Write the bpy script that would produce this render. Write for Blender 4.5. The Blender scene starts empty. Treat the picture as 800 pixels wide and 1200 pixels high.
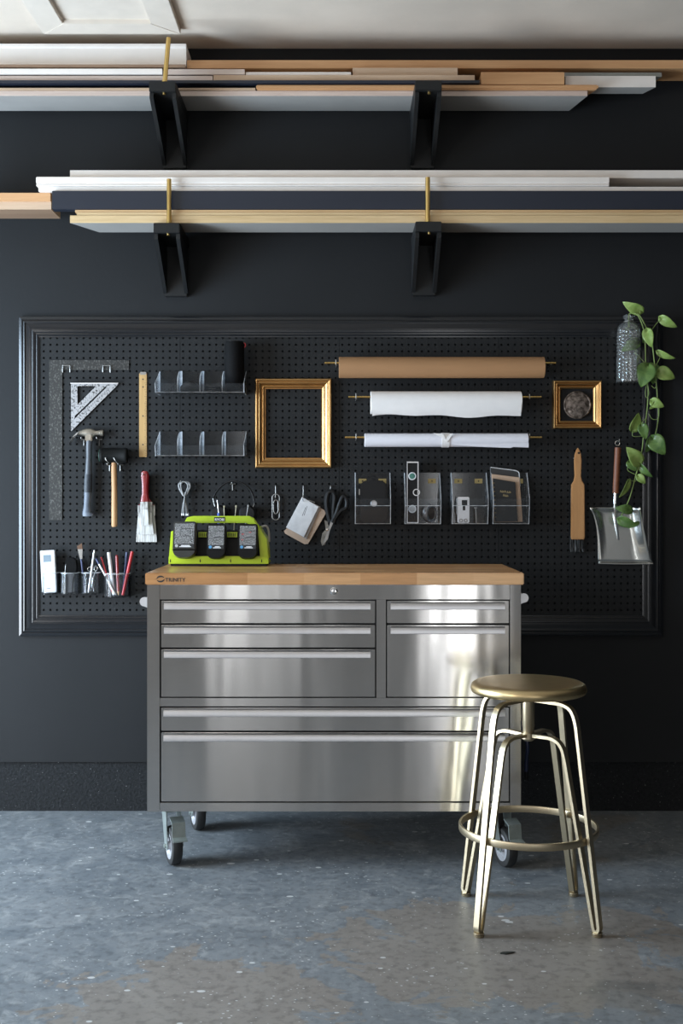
import bpy, bmesh, math, random
from mathutils import Vector, Matrix
R = math.radians
rnd = random.Random(7)
S = bpy.context.scene
COL = S.collection
F, D, H = 1358.0, 4.45, 1.21          # focal length (px of an 800x1200 frame), camera distance from the wall, camera height

def X(px, d): return (px-400.0)*(D-d)/F
def Z(py, d): return H-(py-582.0)*(D-d)/F
def P(px, py, d): return Vector((X(px, d), -d, Z(py, d)))

# ------------------------------------------------------------------ materials
MATS = {}
def new_mat(name):
    m = bpy.data.materials.new(name); m.use_nodes = True
    nt = m.node_tree
    return m, nt, nt.nodes['Principled BSDF'], nt.nodes['Material Output']

def coords(nt, scale=(1, 1, 1), kind='Object'):
    tc = nt.nodes.new('ShaderNodeTexCoord'); mp = nt.nodes.new('ShaderNodeMapping')
    mp.inputs['Scale'].default_value = scale
    nt.links.new(tc.outputs[kind], mp.inputs['Vector'])
    return mp.outputs['Vector']

def noise(nt, vec, scale, detail=4, rough=.55, dist=0):
    n = nt.nodes.new('ShaderNodeTexNoise')
    n.inputs['Scale'].default_value = scale; n.inputs['Detail'].default_value = detail
    n.inputs['Roughness'].default_value = rough; n.inputs['Distortion'].default_value = dist
    nt.links.new(vec, n.inputs['Vector'])
    return n.outputs['Fac']

def ramp(nt, fac, stops):
    r = nt.nodes.new('ShaderNodeValToRGB'); e = r.color_ramp.elements
    while len(e) < len(stops): e.new(.5)
    for i, (p, c) in enumerate(stops):
        e[i].position = p; e[i].color = tuple(c)+(1,) if len(c) == 3 else c
    nt.links.new(fac, r.inputs['Fac'])
    return r.outputs['Color']

def mix(nt, fac, a, b):
    m = nt.nodes.new('ShaderNodeMix'); m.data_type = 'RGBA'
    for s, v in ((m.inputs[0], fac), (m.inputs[6], a), (m.inputs[7], b)):
        if hasattr(v, 'is_linked'): nt.links.new(v, s)
        elif isinstance(v, (int, float)): s.default_value = v
        else: s.default_value = tuple(v)+(1,)
    return m.outputs[2]

def bump(nt, bsdf, h, strength=.3, dist=.002):
    b = nt.nodes.new('ShaderNodeBump'); b.inputs['Strength'].default_value = strength
    b.inputs['Distance'].default_value = dist
    nt.links.new(h, b.inputs['Height']); nt.links.new(b.outputs['Normal'], bsdf.inputs['Normal'])

def mat(name, col, rough=.5, metal=0.0, var=.12, scale=30, stretch=(1, 1, 1), bmp=0.0, bscale=None, spec=None, coat=0):
    if name in MATS: return MATS[name]
    m, nt, b, o = new_mat(name)
    v = coords(nt, stretch)
    f = noise(nt, v, scale)
    lo = tuple(max(0, c*(1-var)) for c in col); hi = tuple(min(1, c*(1+var)) for c in col)
    nt.links.new(ramp(nt, f, [(.3, lo), (.7, hi)]), b.inputs['Base Color'])
    b.inputs['Roughness'].default_value = rough; b.inputs['Metallic'].default_value = metal
    if spec is not None: b.inputs['Specular IOR Level'].default_value = spec
    if coat: b.inputs['Coat Weight'].default_value = coat
    if bmp:
        bump(nt, b, noise(nt, v, bscale or scale*3), bmp)
    MATS[name] = m
    return m

def wood(name, dark, light, axis='x', rough=.55, scale=14, coat=0):
    m, nt, b, o = new_mat(name)
    st = {'x': (.06, 1, 1), 'y': (1, .06, 1), 'z': (1, 1, .06)}[axis]
    v = coords(nt, st)
    f = noise(nt, v, scale*6, 5, .6, .4); g = noise(nt, v, scale*.8, 2)
    c1 = ramp(nt, f, [(.3, dark), (.68, light)])
    c2 = mix(nt, .35, c1, ramp(nt, g, [(.35, dark), (.65, light)]))
    nt.links.new(c2, b.inputs['Base Color'])
    b.inputs['Roughness'].default_value = rough
    if coat: b.inputs['Coat Weight'].default_value = coat
    bump(nt, b, f, .1, .001)
    MATS[name] = m
    return m

# --- walls
def wall_mat(name, col, rough, bs, bstr, spec=.4):
    m, nt, b, o = new_mat(name)
    v = coords(nt)
    f = noise(nt, v, 2.2, 5); g = noise(nt, v, bs, 6, .6)
    nt.links.new(ramp(nt, f, [(.3, tuple(c*.88 for c in col)), (.7, tuple(c*1.1 for c in col))]), b.inputs['Base Color'])
    b.inputs['Roughness'].default_value = rough; b.inputs['Specular IOR Level'].default_value = spec
    bump(nt, b, g, bstr, .004)
    MATS[name] = m
    return m
M_WALL = wall_mat('charcoal wall paint', (.0124, .0131, .0142), .6, 60, .12, .22)
M_BOARD = mat('charcoal pegboard paint', (.0125, .013, .0137), .6, var=.08, scale=60, bmp=.05, spec=.25)
M_MOULD = mat('satin charcoal moulding paint', (.0095, .0105, .0125), .2, var=.06, scale=40)
M_CEIL = wall_mat('ceiling paint', (.66, .565, .47), .8, 90, .1)
M_ROOMW = wall_mat('room wall paint', (.43, .42, .41), .7, 60, .1)
M_TRIMW = mat('off white trim paint', (.69, .605, .515), .5, var=.05, scale=12, bmp=.05)

def curb_mat():
    m, nt, b, o = new_mat('painted concrete curb')
    v = coords(nt)
    f = noise(nt, v, 95, 6, .7); g = noise(nt, v, 140, 2)
    sp = ramp(nt, g, [(.70, (0, 0, 0)), (.74, (1, 1, 1))])
    base = ramp(nt, f, [(.35, (.0065, .007, .0078)), (.7, (.021, .0225, .0245))])
    nt.links.new(mix(nt, sp, base, (.16, .16, .16)), b.inputs['Base Color'])
    b.inputs['Roughness'].default_value = .7; b.inputs['Specular IOR Level'].default_value = .25
    bump(nt, b, f, .9, .012)
    return m
M_CURB = curb_mat()

def floor_mat():
    m, nt, b, o = new_mat('worn painted concrete')
    v = coords(nt)
    n1 = noise(nt, v, 1.6, 7, .6); n2 = noise(nt, v, 6, 7, .65, .6); n3 = noise(nt, v, 38, 4, .6)
    n4 = noise(nt, v, 14, 8, .7, 1.2)
    blue = ramp(nt, n2, [(.3, (.128, .144, .159)), (.5, (.17, .184, .195)), (.72, (.22, .23, .235))])
    blue = mix(nt, ramp(nt, n4, [(.52, (0, 0, 0)), (.64, (.7, .7, .7))]), blue, (.29, .30, .30))
    grey = ramp(nt, n2, [(.3, (.13, .124, .115)), (.7, (.215, .20, .18))])
    # bare patches: noise threshold plus one large worn place in front of the chest
    geo = nt.nodes.new('ShaderNodeTexCoord')
    def blob(cx, cy, rx, ry):
        mp = nt.nodes.new('ShaderNodeMapping'); mp.vector_type = 'TEXTURE'
        mp.inputs['Location'].default_value = (cx, cy, 0); mp.inputs['Scale'].default_value = (rx, ry, 1)
        nt.links.new(geo.outputs['Object'], mp.inputs['Vector'])
        l = nt.nodes.new('ShaderNodeVectorMath'); l.operation = 'LENGTH'
        nt.links.new(mp.outputs['Vector'], l.inputs[0])
        return l.outputs['Value']
    def math_(op, a, c):
        n = nt.nodes.new('ShaderNodeMath'); n.operation = op
        for i, q in enumerate((a, c)):
            if hasattr(q, 'is_linked'): nt.links.new(q, n.inputs[i])
            else: n.inputs[i].default_value = q
        return n.outputs[0]
    d = math_('MINIMUM', blob(-.33, -1.72, .40, .36), blob(.46, -1.35, .55, .42))
    d = math_('ADD', d, math_('MULTIPLY', math_('SUBTRACT', n2, .5), 2.6))
    patch = ramp(nt, d, [(.84, (1, 1, 1)), (.87, (0, 0, 0))])
    wear = ramp(nt, n1, [(.60, (0, 0, 0)), (.63, (1, 1, 1))])
    pm = nt.nodes.new('ShaderNodeMath'); pm.operation = 'MULTIPLY'; pm.inputs[1].default_value = .92
    nt.links.new(patch, pm.inputs[0])
    c = mix(nt, pm.outputs[0], blue, mix(nt, .5, (.285, .245, .21), grey))
    wm = nt.nodes.new('ShaderNodeMath'); wm.operation = 'MULTIPLY'; wm.inputs[1].default_value = .8
    nt.links.new(wear, wm.inputs[0])
    c = mix(nt, wm.outputs[0], c, grey)
    # grime and specks
    gr = ramp(nt, n3, [(.34, (.62, .62, .62)), (.52, (1, 1, 1))])
    mm = nt.nodes.new('ShaderNodeMix'); mm.data_type = 'RGBA'; mm.blend_type = 'MULTIPLY'; mm.inputs[0].default_value = .75
    nt.links.new(c, mm.inputs[6]); nt.links.new(gr, mm.inputs[7]); c = mm.outputs[2]
    vo = nt.nodes.new('ShaderNodeTexVoronoi'); vo.inputs['Scale'].default_value = 11
    vv = coords(nt, (1, 1.6, 1)); nt.links.new(vv, vo.inputs['Vector'])
    sz = math_('MULTIPLY', noise(nt, v, 9, 2), .30)
    sp = math_('LESS_THAN', math_('ADD', vo.outputs['Distance'], .075), sz)
    wv = nt.nodes.new('ShaderNodeTexVoronoi'); wv.inputs['Scale'].default_value = 42
    nt.links.new(vv, wv.inputs['Vector'])
    sp2 = math_('LESS_THAN', math_('ADD', wv.outputs['Distance'], .13), math_('MULTIPLY', noise(nt, v, 5, 3), .44))
    spk = math_('MAXIMUM', sp, sp2)
    c = mix(nt, math_('MULTIPLY', spk, .85), c, (.56, .56, .55))
    nt.links.new(c, b.inputs['Base Color'])
    rr = ramp(nt, n2, [(.3, (.38, .38, .38)), (.7, (.6, .6, .6))])
    nt.links.new(rr, b.inputs['Roughness'])
    bump(nt, b, n2, .25, .006)
    return m
M_FLOOR = floor_mat()

def steel_mat():
    m, nt, b, o = new_mat('brushed stainless steel')
    v = coords(nt, (1, 1, 90)); f = noise(nt, v, 22, 3)
    nt.links.new(ramp(nt, f, [(.3, (.50, .49, .475)), (.7, (.57, .56, .55))]), b.inputs['Base Color'])
    b.inputs['Metallic'].default_value = 1; b.inputs['Roughness'].default_value = .18
    b.inputs['Anisotropic'].default_value = .93; b.inputs['Anisotropic Rotation'].default_value = .25
    t = nt.nodes.new('ShaderNodeTangent'); t.direction_type = 'RADIAL'; t.axis = 'Z'
    nt.links.new(t.outputs['Tangent'], b.inputs['Tangent'])
    w = noise(nt, coords(nt, (1, 1, .10)), 5.0, 2)
    bump(nt, b, w, .28, .012)
    return m
M_STEEL = steel_mat()

def butcher_mat():
    m, nt, b, o = new_mat('butcher block')
    tc = coords(nt)
    sep = nt.nodes.new('ShaderNodeSeparateXYZ'); nt.links.new(tc, sep.inputs[0])
    def mth(op, a, c=0):
        n = nt.nodes.new('ShaderNodeMath'); n.operation = op
        for i, q in enumerate((a, c)):
            if hasattr(q, 'is_linked'): nt.links.new(q, n.inputs[i])
            else: n.inputs[i].default_value = q
        return n.outputs[0]
    row = mth('FLOOR', mth('MULTIPLY', sep.outputs['Y'], 22))
    wn0 = nt.nodes.new('ShaderNodeTexWhiteNoise'); wn0.noise_dimensions = '1D'; nt.links.new(row, wn0.inputs['W'])
    colm = mth('FLOOR', mth('ADD', mth('MULTIPLY', sep.outputs['X'], 5.5), mth('MULTIPLY', wn0.outputs['Value'], 3)))
    cb = nt.nodes.new('ShaderNodeCombineXYZ'); nt.links.new(row, cb.inputs[0]); nt.links.new(colm, cb.inputs[1])
    wn = nt.nodes.new('ShaderNodeTexWhiteNoise'); wn.noise_dimensions = '2D'; nt.links.new(cb.outputs[0], wn.inputs['Vector'])
    gr = noise(nt, coords(nt, (.08, 1, 1)), 110, 5, .6, .3)
    base = ramp(nt, wn.outputs['Value'], [(0, (.47, .225, .085)), (.5, (.60, .315, .135)), (1, (.76, .46, .235))])
    mm = nt.nodes.new('ShaderNodeMix'); mm.data_type = 'RGBA'; mm.blend_type = 'MULTIPLY'; mm.inputs[0].default_value = .6
    nt.links.new(base, mm.inputs[6]); nt.links.new(ramp(nt, gr, [(.3, (.7, .66, .6)), (.65, (1, 1, 1))]), mm.inputs[7])
    nt.links.new(mm.outputs[2], b.inputs['Base Color'])
    b.inputs['Roughness'].default_value = .3
    return m
M_BUTCHER = butcher_mat()

def clear_mat(name, tint=(.96, .97, .98), haze=.05, rough=.04, ior=1.49):
    m = bpy.data.materials.new(name); m.use_nodes = True; nt = m.node_tree
    nt.nodes.remove(nt.nodes['Principled BSDF']); out = nt.nodes['Material Output']
    tr = nt.nodes.new('ShaderNodeBsdfTransparent'); tr.inputs['Color'].default_value = tuple(tint)+(1,)
    gl = nt.nodes.new('ShaderNodeBsdfGlossy'); gl.inputs['Roughness'].default_value = rough
    df = nt.nodes.new('ShaderNodeBsdfDiffuse'); df.inputs['Color'].default_value = (.8, .82, .85, 1)
    fr = nt.nodes.new('ShaderNodeFresnel'); fr.inputs['IOR'].default_value = ior
    v = coords(nt); n = noise(nt, v, 40, 3)
    hz = nt.nodes.new('ShaderNodeMath'); hz.operation = 'MULTIPLY'; hz.inputs[1].default_value = haze*2
    nt.links.new(n, hz.inputs[0])
    m1 = nt.nodes.new('ShaderNodeMixShader'); nt.links.new(hz.outputs[0], m1.inputs[0])
    nt.links.new(tr.outputs[0], m1.inputs[1]); nt.links.new(df.outputs[0], m1.inputs[2])
    m2 = nt.nodes.new('ShaderNodeMixShader'); nt.links.new(fr.outputs[0], m2.inputs[0])
    nt.links.new(m1.outputs[0], m2.inputs[1]); nt.links.new(gl.outputs[0], m2.inputs[2])
    nt.links.new(m2.outputs[0], out.inputs['Surface'])
    return m
M_ACR = clear_mat('clear acrylic', haze=.012, rough=.10, ior=1.3)
M_CUP = clear_mat('clear cup plastic', haze=.012, rough=.10, ior=1.22)
M_ACRE = clear_mat('acrylic edge with painted light', haze=.5, rough=.15)  # white mixed in for the light that clear edges pipe

def glass_mat():
    m, nt, b, o = new_mat('clear pressed glass')
    b.inputs['Base Color'].default_value = (.97, .99, .98, 1)
    b.inputs['Transmission Weight'].default_value = .955; b.inputs['Roughness'].default_value = .03
    b.inputs['IOR'].default_value = 1.5
    bump(nt, b, noise(nt, coords(nt), 60, 2), .05, .001)
    return m
M_GLASS = glass_mat()

BLACK = mat('matte black plastic', (.007, .007, .0075), .5, spec=.3)
GLOSSBLK = mat('glossy black plastic', (.012, .012, .013), .25)
BRKT = mat('black painted wood', (.0085, .009, .0095), .5, bmp=.08, spec=.35)
WHITE = mat('white painted wood', (.79, .72, .66), .45, var=.04, scale=8)
WHITEPL = mat('white plastic', (.68, .68, .69), .35, var=.02)
NAVY = mat('navy painted board', (.013, .017, .029), .4, var=.1, scale=10, stretch=(.1, 1, 1))
PRIMED = mat('grey primed board face', (.34, .325, .305), .6, var=.05, scale=8)
PINE = wood('raw pine', (.50, .30, .14), (.68, .45, .235), 'x')
PALE = wood('pale plywood edge', (.50, .335, .16), (.70, .51, .285), 'x')
ORANGE = wood('orange toned pine', (.50, .255, .11), (.62, .345, .165), 'x')
TANMDF = wood('tan board edge', (.46, .31, .20), (.58, .41, .28), 'x')
PINKW = wood('pinkish primed edge', (.50, .38, .32), (.62, .50, .43), 'x')
BROWNW = wood('brown board edge', (.20, .12, .075), (.30, .19, .12), 'x')
GREYB = mat('grey green profile paint', (.33, .35, .33), .5, var=.06)
BRASS = mat('brass', (.66, .45, .16), .32, 1.0, var=.08)
GOLDST = mat('champagne gold metal', (.50, .42, .29), .40, 1.0, var=.05, scale=12)
GOLDSEAT = mat('brushed gold seat', (.62, .48, .26), .36, 1.0, var=.06, scale=12)
CHROME = mat('chrome', (.75, .75, .75), .12, 1.0, var=.03)
ALU = mat('satin aluminium', (.72, .72, .74), .38, 1.0, var=.05)
PALESTEEL = mat('pale wire steel', (.33, .315, .295), .42, .9, var=.05)
STEELDK = mat('worn steel', (.22, .21, .19), .45, .8, var=.4, scale=60)
LIME = mat('lime green plastic', (.44, .58, .02), .38, var=.04)
GREY = mat('grey rubber', (.055, .06, .07), .45, var=.1)
GREYLT = mat('light grey plastic', (.42, .42, .42), .5)
DKRUB = mat('dark blue black rubber', (.018, .022, .03), .55)
TYRE = mat('black tyre rubber', (.022, .022, .022), .6, bmp=.1)
CASTER = mat('zinc plated caster', (.42, .47, .45), .38, .75, var=.1, scale=40)
CASTHUB = mat('grey wheel hub', (.38, .38, .40), .4, .2)
RED = mat('red lacquer', (.20, .006, .009), .28, var=.1, coat=.5)
REDPL = mat('red plastic', (.42, .02, .025), .35)
NAVYPL = mat('navy plastic', (.02, .03, .085), .35)
KRAFT = mat('kraft paper', (.36, .19, .085), .75, var=.06, scale=20, stretch=(.2, 1, 1))
PAPER = mat('white paper', (.83, .80, .78), .7, var=.02)
PAPERB = mat('cool white paper', (.76, .75, .80), .7, var=.02)
WOODH = wood('tool handle wood', (.36, .18, .075), (.54, .31, .145), 'z')
WOODP = wood('ruler wood', (.40, .235, .085), (.54, .335, .13), 'z')
BRUSHW = wood('brush beech wood', (.44, .21, .075), (.58, .30, .12), 'z', scale=8)
LEATHER = mat('brown leather', (.21, .07, .032), .5, var=.2, bmp=.3)
GOLDFR = mat('gilded frame', (.50, .29, .115), .36, 1.0, var=.14, scale=14)
GOLDDK = mat('antique gilding', (.40, .20, .075), .35, 1.0, var=.3, scale=50)
GREYCORD = mat('grey cord', (.27, .27, .27), .6)
TANCARD = mat('tan card', (.46, .33, .24), .6)
SCREEN = mat('grey lcd screen', (.20, .25, .29), .2)
MARKS = mat('dark print', (.02, .02, .02), .6)
MARKW = mat('white print', (.75, .75, .75), .6)
GOLDINK = mat('gold print', (.55, .42, .20), .4, .5)
GREENT = mat('dark green plastic', (.01, .07, .04), .5)
VIAL = mat('green level vial', (.05, .17, .13), .15)
STEM = mat('vine stem', (.20, .28, .08), .5)
BLUEMK = mat('blue clip plastic', (.05, .10, .45), .4)
BADGE = mat('blue badge', (.08, .30, .55), .4)

def leaf_mat(name, c1, c2):
    m, nt, b, o = new_mat(name)
    f = noise(nt, coords(nt), 25, 4, .6, 1.0)
    nt.links.new(ramp(nt, f, [(.35, c1), (.7, c2)]), b.inputs['Base Color'])
    b.inputs['Roughness'].default_value = .35
    b.inputs['Subsurface Weight'].default_value = 0
    return m
LEAFL = leaf_mat('light pothos leaf', (.17, .27, .055), (.30, .40, .12))
LEAFD = leaf_mat('deep pothos leaf', (.06, .13, .03), (.14, .23, .06))

def speckle(name, base, ink, scale, lo, hi, stretch=(1, 1, 1), rough=.5, metal=0):
    m, nt, b, o = new_mat(name)
    f = noise(nt, coords(nt, stretch), scale, 2)
    nt.links.new(ramp(nt, f, [(lo, base), (hi, ink)]), b.inputs['Base Color'])
    b.inputs['Roughness'].default_value = rough; b.inputs['Metallic'].default_value = metal
    return m
BATTLAB = speckle('printed battery label', (.008, .008, .008), (.42, .42, .42), 330, .49, .56, (1, 1, 2.2))
SPEEDM = speckle('stamped aluminium', (.09, .09, .09), (.40, .40, .41), 150, .38, .47, (1, 1, 1), .42, .6)
BRISTLEW = speckle('white bristles', (.30, .28, .26), (.62, .61, .59), 230, .35, .6, (1, 1, .06), .8)
FERRULE = speckle('streaked ferrule', (.20, .19, .18), (.58, .57, .55), 120, .38, .6, (1, 1, .25), .5, .3)
BRISTLED = speckle('dark bristles', (.012, .012, .012), (.20, .20, .20), 300, .45, .65, (1, 1, .05), .8)
MEDAL = speckle('relief medallion', (.06, .045, .035), (.27, .22, .19), 60, .38, .62, (1, 1, 1), .45, .6)
BRISTLEB = mat('brown bristle tip', (.10, .045, .02), .7)

# ------------------------------------------------------------------ mesh builder
class MB:
    def __init__(self): self.bm = bmesh.new()
    def box(self, x0, x1, y0, y1, z0, z1, bev=0, seg=2, mi=0):
        x0, x1 = sorted((x0, x1)); y0, y1 = sorted((y0, y1)); z0, z1 = sorted((z0, z1))
        vs = [self.bm.verts.new(c) for c in ((x0, y0, z0), (x1, y0, z0), (x1, y1, z0), (x0, y1, z0), (x0, y0, z1), (x1, y0, z1), (x1, y1, z1), (x0, y1, z1))]
        fs = [self.bm.faces.new([vs[i] for i in q]) for q in ((3, 2, 1, 0), (4, 5, 6, 7), (0, 1, 5, 4), (1, 2, 6, 5), (2, 3, 7, 6), (3, 0, 4, 7))]
        for f in fs: f.material_index = mi
        if bev:
            es = list({e for f in fs for e in f.edges})
            bmesh.ops.bevel(self.bm, geom=es, offset=bev, segments=seg, affect='EDGES', clamp_overlap=True)
        return self
    def prism(self, poly, a, b, axis='y', cap=0, side=0, bev=0):
        """poly: 2-D outline; axis y -> (x,z), axis x -> (y,z), axis z -> (x,y); extruded from a to b"""
        def pt(p, t):
            return {'y': (p[0], t, p[1]), 'x': (t, p[0], p[1]), 'z': (p[0], p[1], t)}[axis]
        A = [self.bm.verts.new(pt(p, a)) for p in poly]; B = [self.bm.verts.new(pt(p, b)) for p in poly]
        fs = []
        f1 = self.bm.faces.new(A); f2 = self.bm.faces.new(B[::-1]); f1.material_index = f2.material_index = cap
        n = len(poly); fs = [f1, f2]
        for i in range(n):
            f = self.bm.faces.new((A[i], B[i], B[(i+1) % n], A[(i+1) % n])); f.material_index = side; fs.append(f)
        bmesh.ops.recalc_face_normals(self.bm, faces=fs)
        if bev:
            es = [e for e in set(f1.edges) | set(f2.edges)]
            bmesh.ops.bevel(self.bm, geom=es, offset=bev, segments=2, affect='EDGES', clamp_overlap=True)
        return self
    def ringprism(self, outer, inner, a, b, axis='y'):
        """outline with a hole (same point count)"""
        def pt(p, t):
            return {'y': (p[0], t, p[1]), 'x': (t, p[0], p[1]), 'z': (p[0], p[1], t)}[axis]
        n = len(outer); V = [[self.bm.verts.new(pt(p, t)) for p in q] for q in (outer, inner) for t in (a, b)]
        oa, ob, ia, ib = V; fs = []
        for i in range(n):
            j = (i+1) % n
            for q in ((oa[i], oa[j], ia[j], ia[i]), (ob[i], ib[i], ib[j], ob[j]), (oa[i], ob[i], ob[j], oa[j]), (ia[i], ia[j], ib[j], ib[i])):
                fs.append(self.bm.faces.new(q))
        bmesh.ops.recalc_face_normals(self.bm, faces=fs)
        return self
    def loft(self, rings, close=True, caps=True):
        V = [[self.bm.verts.new(p) for p in r] for r in rings]; fs = []
        n = len(rings[0])
        for a, b in zip(V, V[1:]):
            for i in range(n if close else n-1):
                j = (i+1) % n
                fs.append(self.bm.faces.new((a[i], a[j], b[j], b[i])))
        if caps and close:
            fs.append(self.bm.faces.new(V[0][::-1])); fs.append(self.bm.faces.new(V[-1]))
        bmesh.ops.recalc_face_normals(self.bm, faces=fs)
        return self
    def cyl(self, p0, p1, r0, r1=None, n=20, mi=0):
        return self.tube([p0, p1], [r0, r0 if r1 is None else r1], n)
    def tube(self, pts, r, n=10, caps=True, flat=None):
        """round (or flat=(w,t,up)) section swept along a polyline"""
        pts = [Vector(p) for p in pts]; rings = []
        rs = r if isinstance(r, (list, tuple)) else [r]*len(pts)
        prev = None
        for i, p in enumerate(pts):
            t = (pts[min(i+1, len(pts)-1)]-pts[max(i-1, 0)])
            if t.length < 1e-9: t = Vector((0, 0, 1))
            t.normalize()
            if prev is None:
                up = Vector((0, 0, 1)) if abs(t.z) < .9 else Vector((0, 1, 0))
                if flat: up = Vector(flat[2])
                u = (up-t*up.dot(t)).normalized()
            else:
                u = (prev-t*prev.dot(t)).normalized()
            prev = u; w = t.cross(u)
            if flat:
                a, b = flat[0]/2, flat[1]/2
                rings.append([p+w*sx*a+u*sy*b for sx, sy in ((-1, -1), (1, -1), (1, 1), (-1, 1))])
            else:
                rings.append([p+(u*math.cos(2*math.pi*k/n)+w*math.sin(2*math.pi*k/n))*rs[i] for k in range(n)])
        return self.loft(rings, True, caps)
    def lathe(self, prof, c=(0, 0, 0), n=32, axis='z', rot=None):
        """prof: (radius, height) pairs"""
        c = Vector(c); rings = []
        for r, h in prof:
            ring = []
            for k in range(n):
                a = 2*math.pi*k/n; q = (max(r, 1e-5)*math.cos(a), max(r, 1e-5)*math.sin(a))
                v = {'z': Vector((q[0], q[1], h)), 'y': Vector((q[0], h, q[1])), 'x': Vector((h, q[0], q[1]))}[axis]
                if rot: v = rot @ v
                ring.append(c+v)
            rings.append(ring)
        closed = (prof[0] == prof[-1])
        return self.loft(rings, True, not closed)
    def torus(self, c, Rr, r, axis='y', n=32, k=8, rot=None):
        prof = [(Rr+r*math.cos(2*math.pi*i/k), r*math.sin(2*math.pi*i/k)) for i in range(k)]
        prof.append(prof[0])
        return self.lathe(prof, c, n, axis, rot)
    def xform(self, M):
        bmesh.ops.transform(self.bm, matrix=M, verts=self.bm.verts); return self
    def mesh(self, name, mats, angle=32):
        me = bpy.data.meshes.new(name); self.bm.to_mesh(me); self.bm.free()
        for m in (mats if isinstance(mats, (list, tuple)) else [mats]): me.materials.append(m)
        if len(me.polygons):
            me.polygons.foreach_set('use_smooth', [True]*len(me.polygons))
            me.set_sharp_from_angle(angle=R(angle))
        return me

WL = {}
def tag(o, label=None, cat=None, group=None, kind=None):
    if label: o['label'] = label
    if cat: o['category'] = cat
    if group: o['group'] = group
    if kind: o['kind'] = kind
    return o
def thing(name, label, cat, loc=(0, 0, 0), group=None, rot=None):
    o = bpy.data.objects.new(name, None); COL.objects.link(o); o.location = loc
    o.empty_display_size = .05
    if rot: o.rotation_euler = rot
    return tag(o, label, cat, group)
def root_of(o):
    while o.parent: o = o.parent
    return o
def part(parent, name, mb, mats, world=True, label=None, angle=32):
    me = mb.mesh(name, mats, angle) if isinstance(mb, MB) else mb
    if world:
        me.transform(Matrix.Translation(-Vector(root_of(parent).location)))
    o = bpy.data.objects.new(name, me); COL.objects.link(o); o.parent = parent
    if label: o['label'] = label
    return o
def solo(name, label, cat, mb, mats, group=None, angle=32, kind=None):
    me = mb.mesh(name, mats, angle) if isinstance(mb, MB) else mb
    co = [v.co for v in me.vertices]
    c = Vector(((min(v.x for v in co)+max(v.x for v in co))/2, (min(v.y for v in co)+max(v.y for v in co))/2, min(v.z for v in co)))
    me.transform(Matrix.Translation(-c))
    o = bpy.data.objects.new(name, me); COL.objects.link(o); o.location = c
    return tag(o, label, cat, group, kind)
def struct(name, mb, mats, label=None):
    me = mb.mesh(name, mats) if isinstance(mb, MB) else mb
    o = bpy.data.objects.new(name, me); COL.objects.link(o); o['kind'] = 'structure'
    if label: o['label'] = label
    return o
def dup(root, loc, label, rz=None, group=None):
    r = root.copy(); COL.objects.link(r); r.location = loc; r['label'] = label
    if rz is not None: r.rotation_euler = (0, 0, rz)
    if group: r['group'] = group
    for ch in list(root.children):
        c = ch.copy(); COL.objects.link(c); c.parent = r
        for g in list(ch.children):
            e = g.copy(); COL.objects.link(e); e.parent = c
    return r
def smooth(pts, n=6):
    pts = [Vector(p) for p in pts]; out = []
    for i in range(len(pts)-1):
        p0 = pts[max(i-1, 0)]; p1 = pts[i]; p2 = pts[i+1]; p3 = pts[min(i+2, len(pts)-1)]
        for k in range(n):
            t = k/n
            out.append(.5*((2*p1)+(p2-p0)*t+(2*p0-5*p1+4*p2-p3)*t*t+(3*p1-p0-3*p2+p3)*t**3))
    out.append(pts[-1]); return out
def text_mesh(body, size, loc, m, bold=0.0, extr=.0003, align='LEFT'):
    cu = bpy.data.curves.new('lettering', 'FONT'); cu.body = body; cu.size = size; cu.extrude = extr; cu.offset = bold
    cu.align_x = align
    o = bpy.data.objects.new('lettering', cu); COL.objects.link(o)
    dg = bpy.context.evaluated_depsgraph_get(); dg.update()
    me = bpy.data.meshes.new_from_object(o.evaluated_get(dg))
    bpy.data.objects.remove(o)
    l = Vector(loc)
    for v in me.vertices: v.co = Vector((v.co.x, -v.co.z, v.co.y))+l
    me.materials.clear(); me.materials.append(m)
    return me
def rrect(x0, x1, z0, z1, r, n=4):
    out = []
    for cx, cz, a0 in ((x1-r, z1-r, 0), (x0+r, z1-r, 90), (x0+r, z0+r, 180), (x1-r, z0+r, 270)):
        for k in range(n+1):
            a = R(a0+90*k/n); out.append((cx+r*math.cos(a), cz+r*math.sin(a)))
    return out
def rot2(poly, c, deg):
    a = R(deg); return [(c[0]+(x-c[0])*math.cos(a)-(z-c[1])*math.sin(a), c[1]+(x-c[0])*math.sin(a)+(z-c[1])*math.cos(a)) for x, z in poly]
def pxpoly(pts, d): return [(X(a, d), Z(b, d)) for a, b in pts]

# ------------------------------------------------------------------ the room
XL, XR, YF, ZC = -2.75, 3.3, -7.2, 2.93
struct('floor', MB().box(XL-.1, XR+.1, YF-.1, .15, -.1, 0), M_FLOOR)
struct('ceiling', MB().box(XL-.1, XR+.1, YF-.1, .15, ZC, ZC+.1), M_CEIL)
ZCURB = Z(893, 0)
struct('wall_back', MB().box(XL-.1, XR+.1, 0, .12, ZCURB, ZC, 0), M_WALL)
struct('baseboard_back', MB().box(XL-.1, XR+.1, .01, .12, 0, ZCURB), M_CURB)
struct('wall_right', MB().box(XR, XR+.1, YF, 0, 0, ZC), M_WALL)
DY0, DY1, DZ1 = -1.95, -.55, 2.05      # side door opening in the left wall
wl = MB().box(XL-.1, XL, DY1, 0, 0, ZC).box(XL-.1, XL, DY0, DY1, DZ1, ZC)
WY0, WY1, WZ0, WZ1 = -5.9, -3.4, .95, 2.15  # unseen window opening, added for frontal fill
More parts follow.
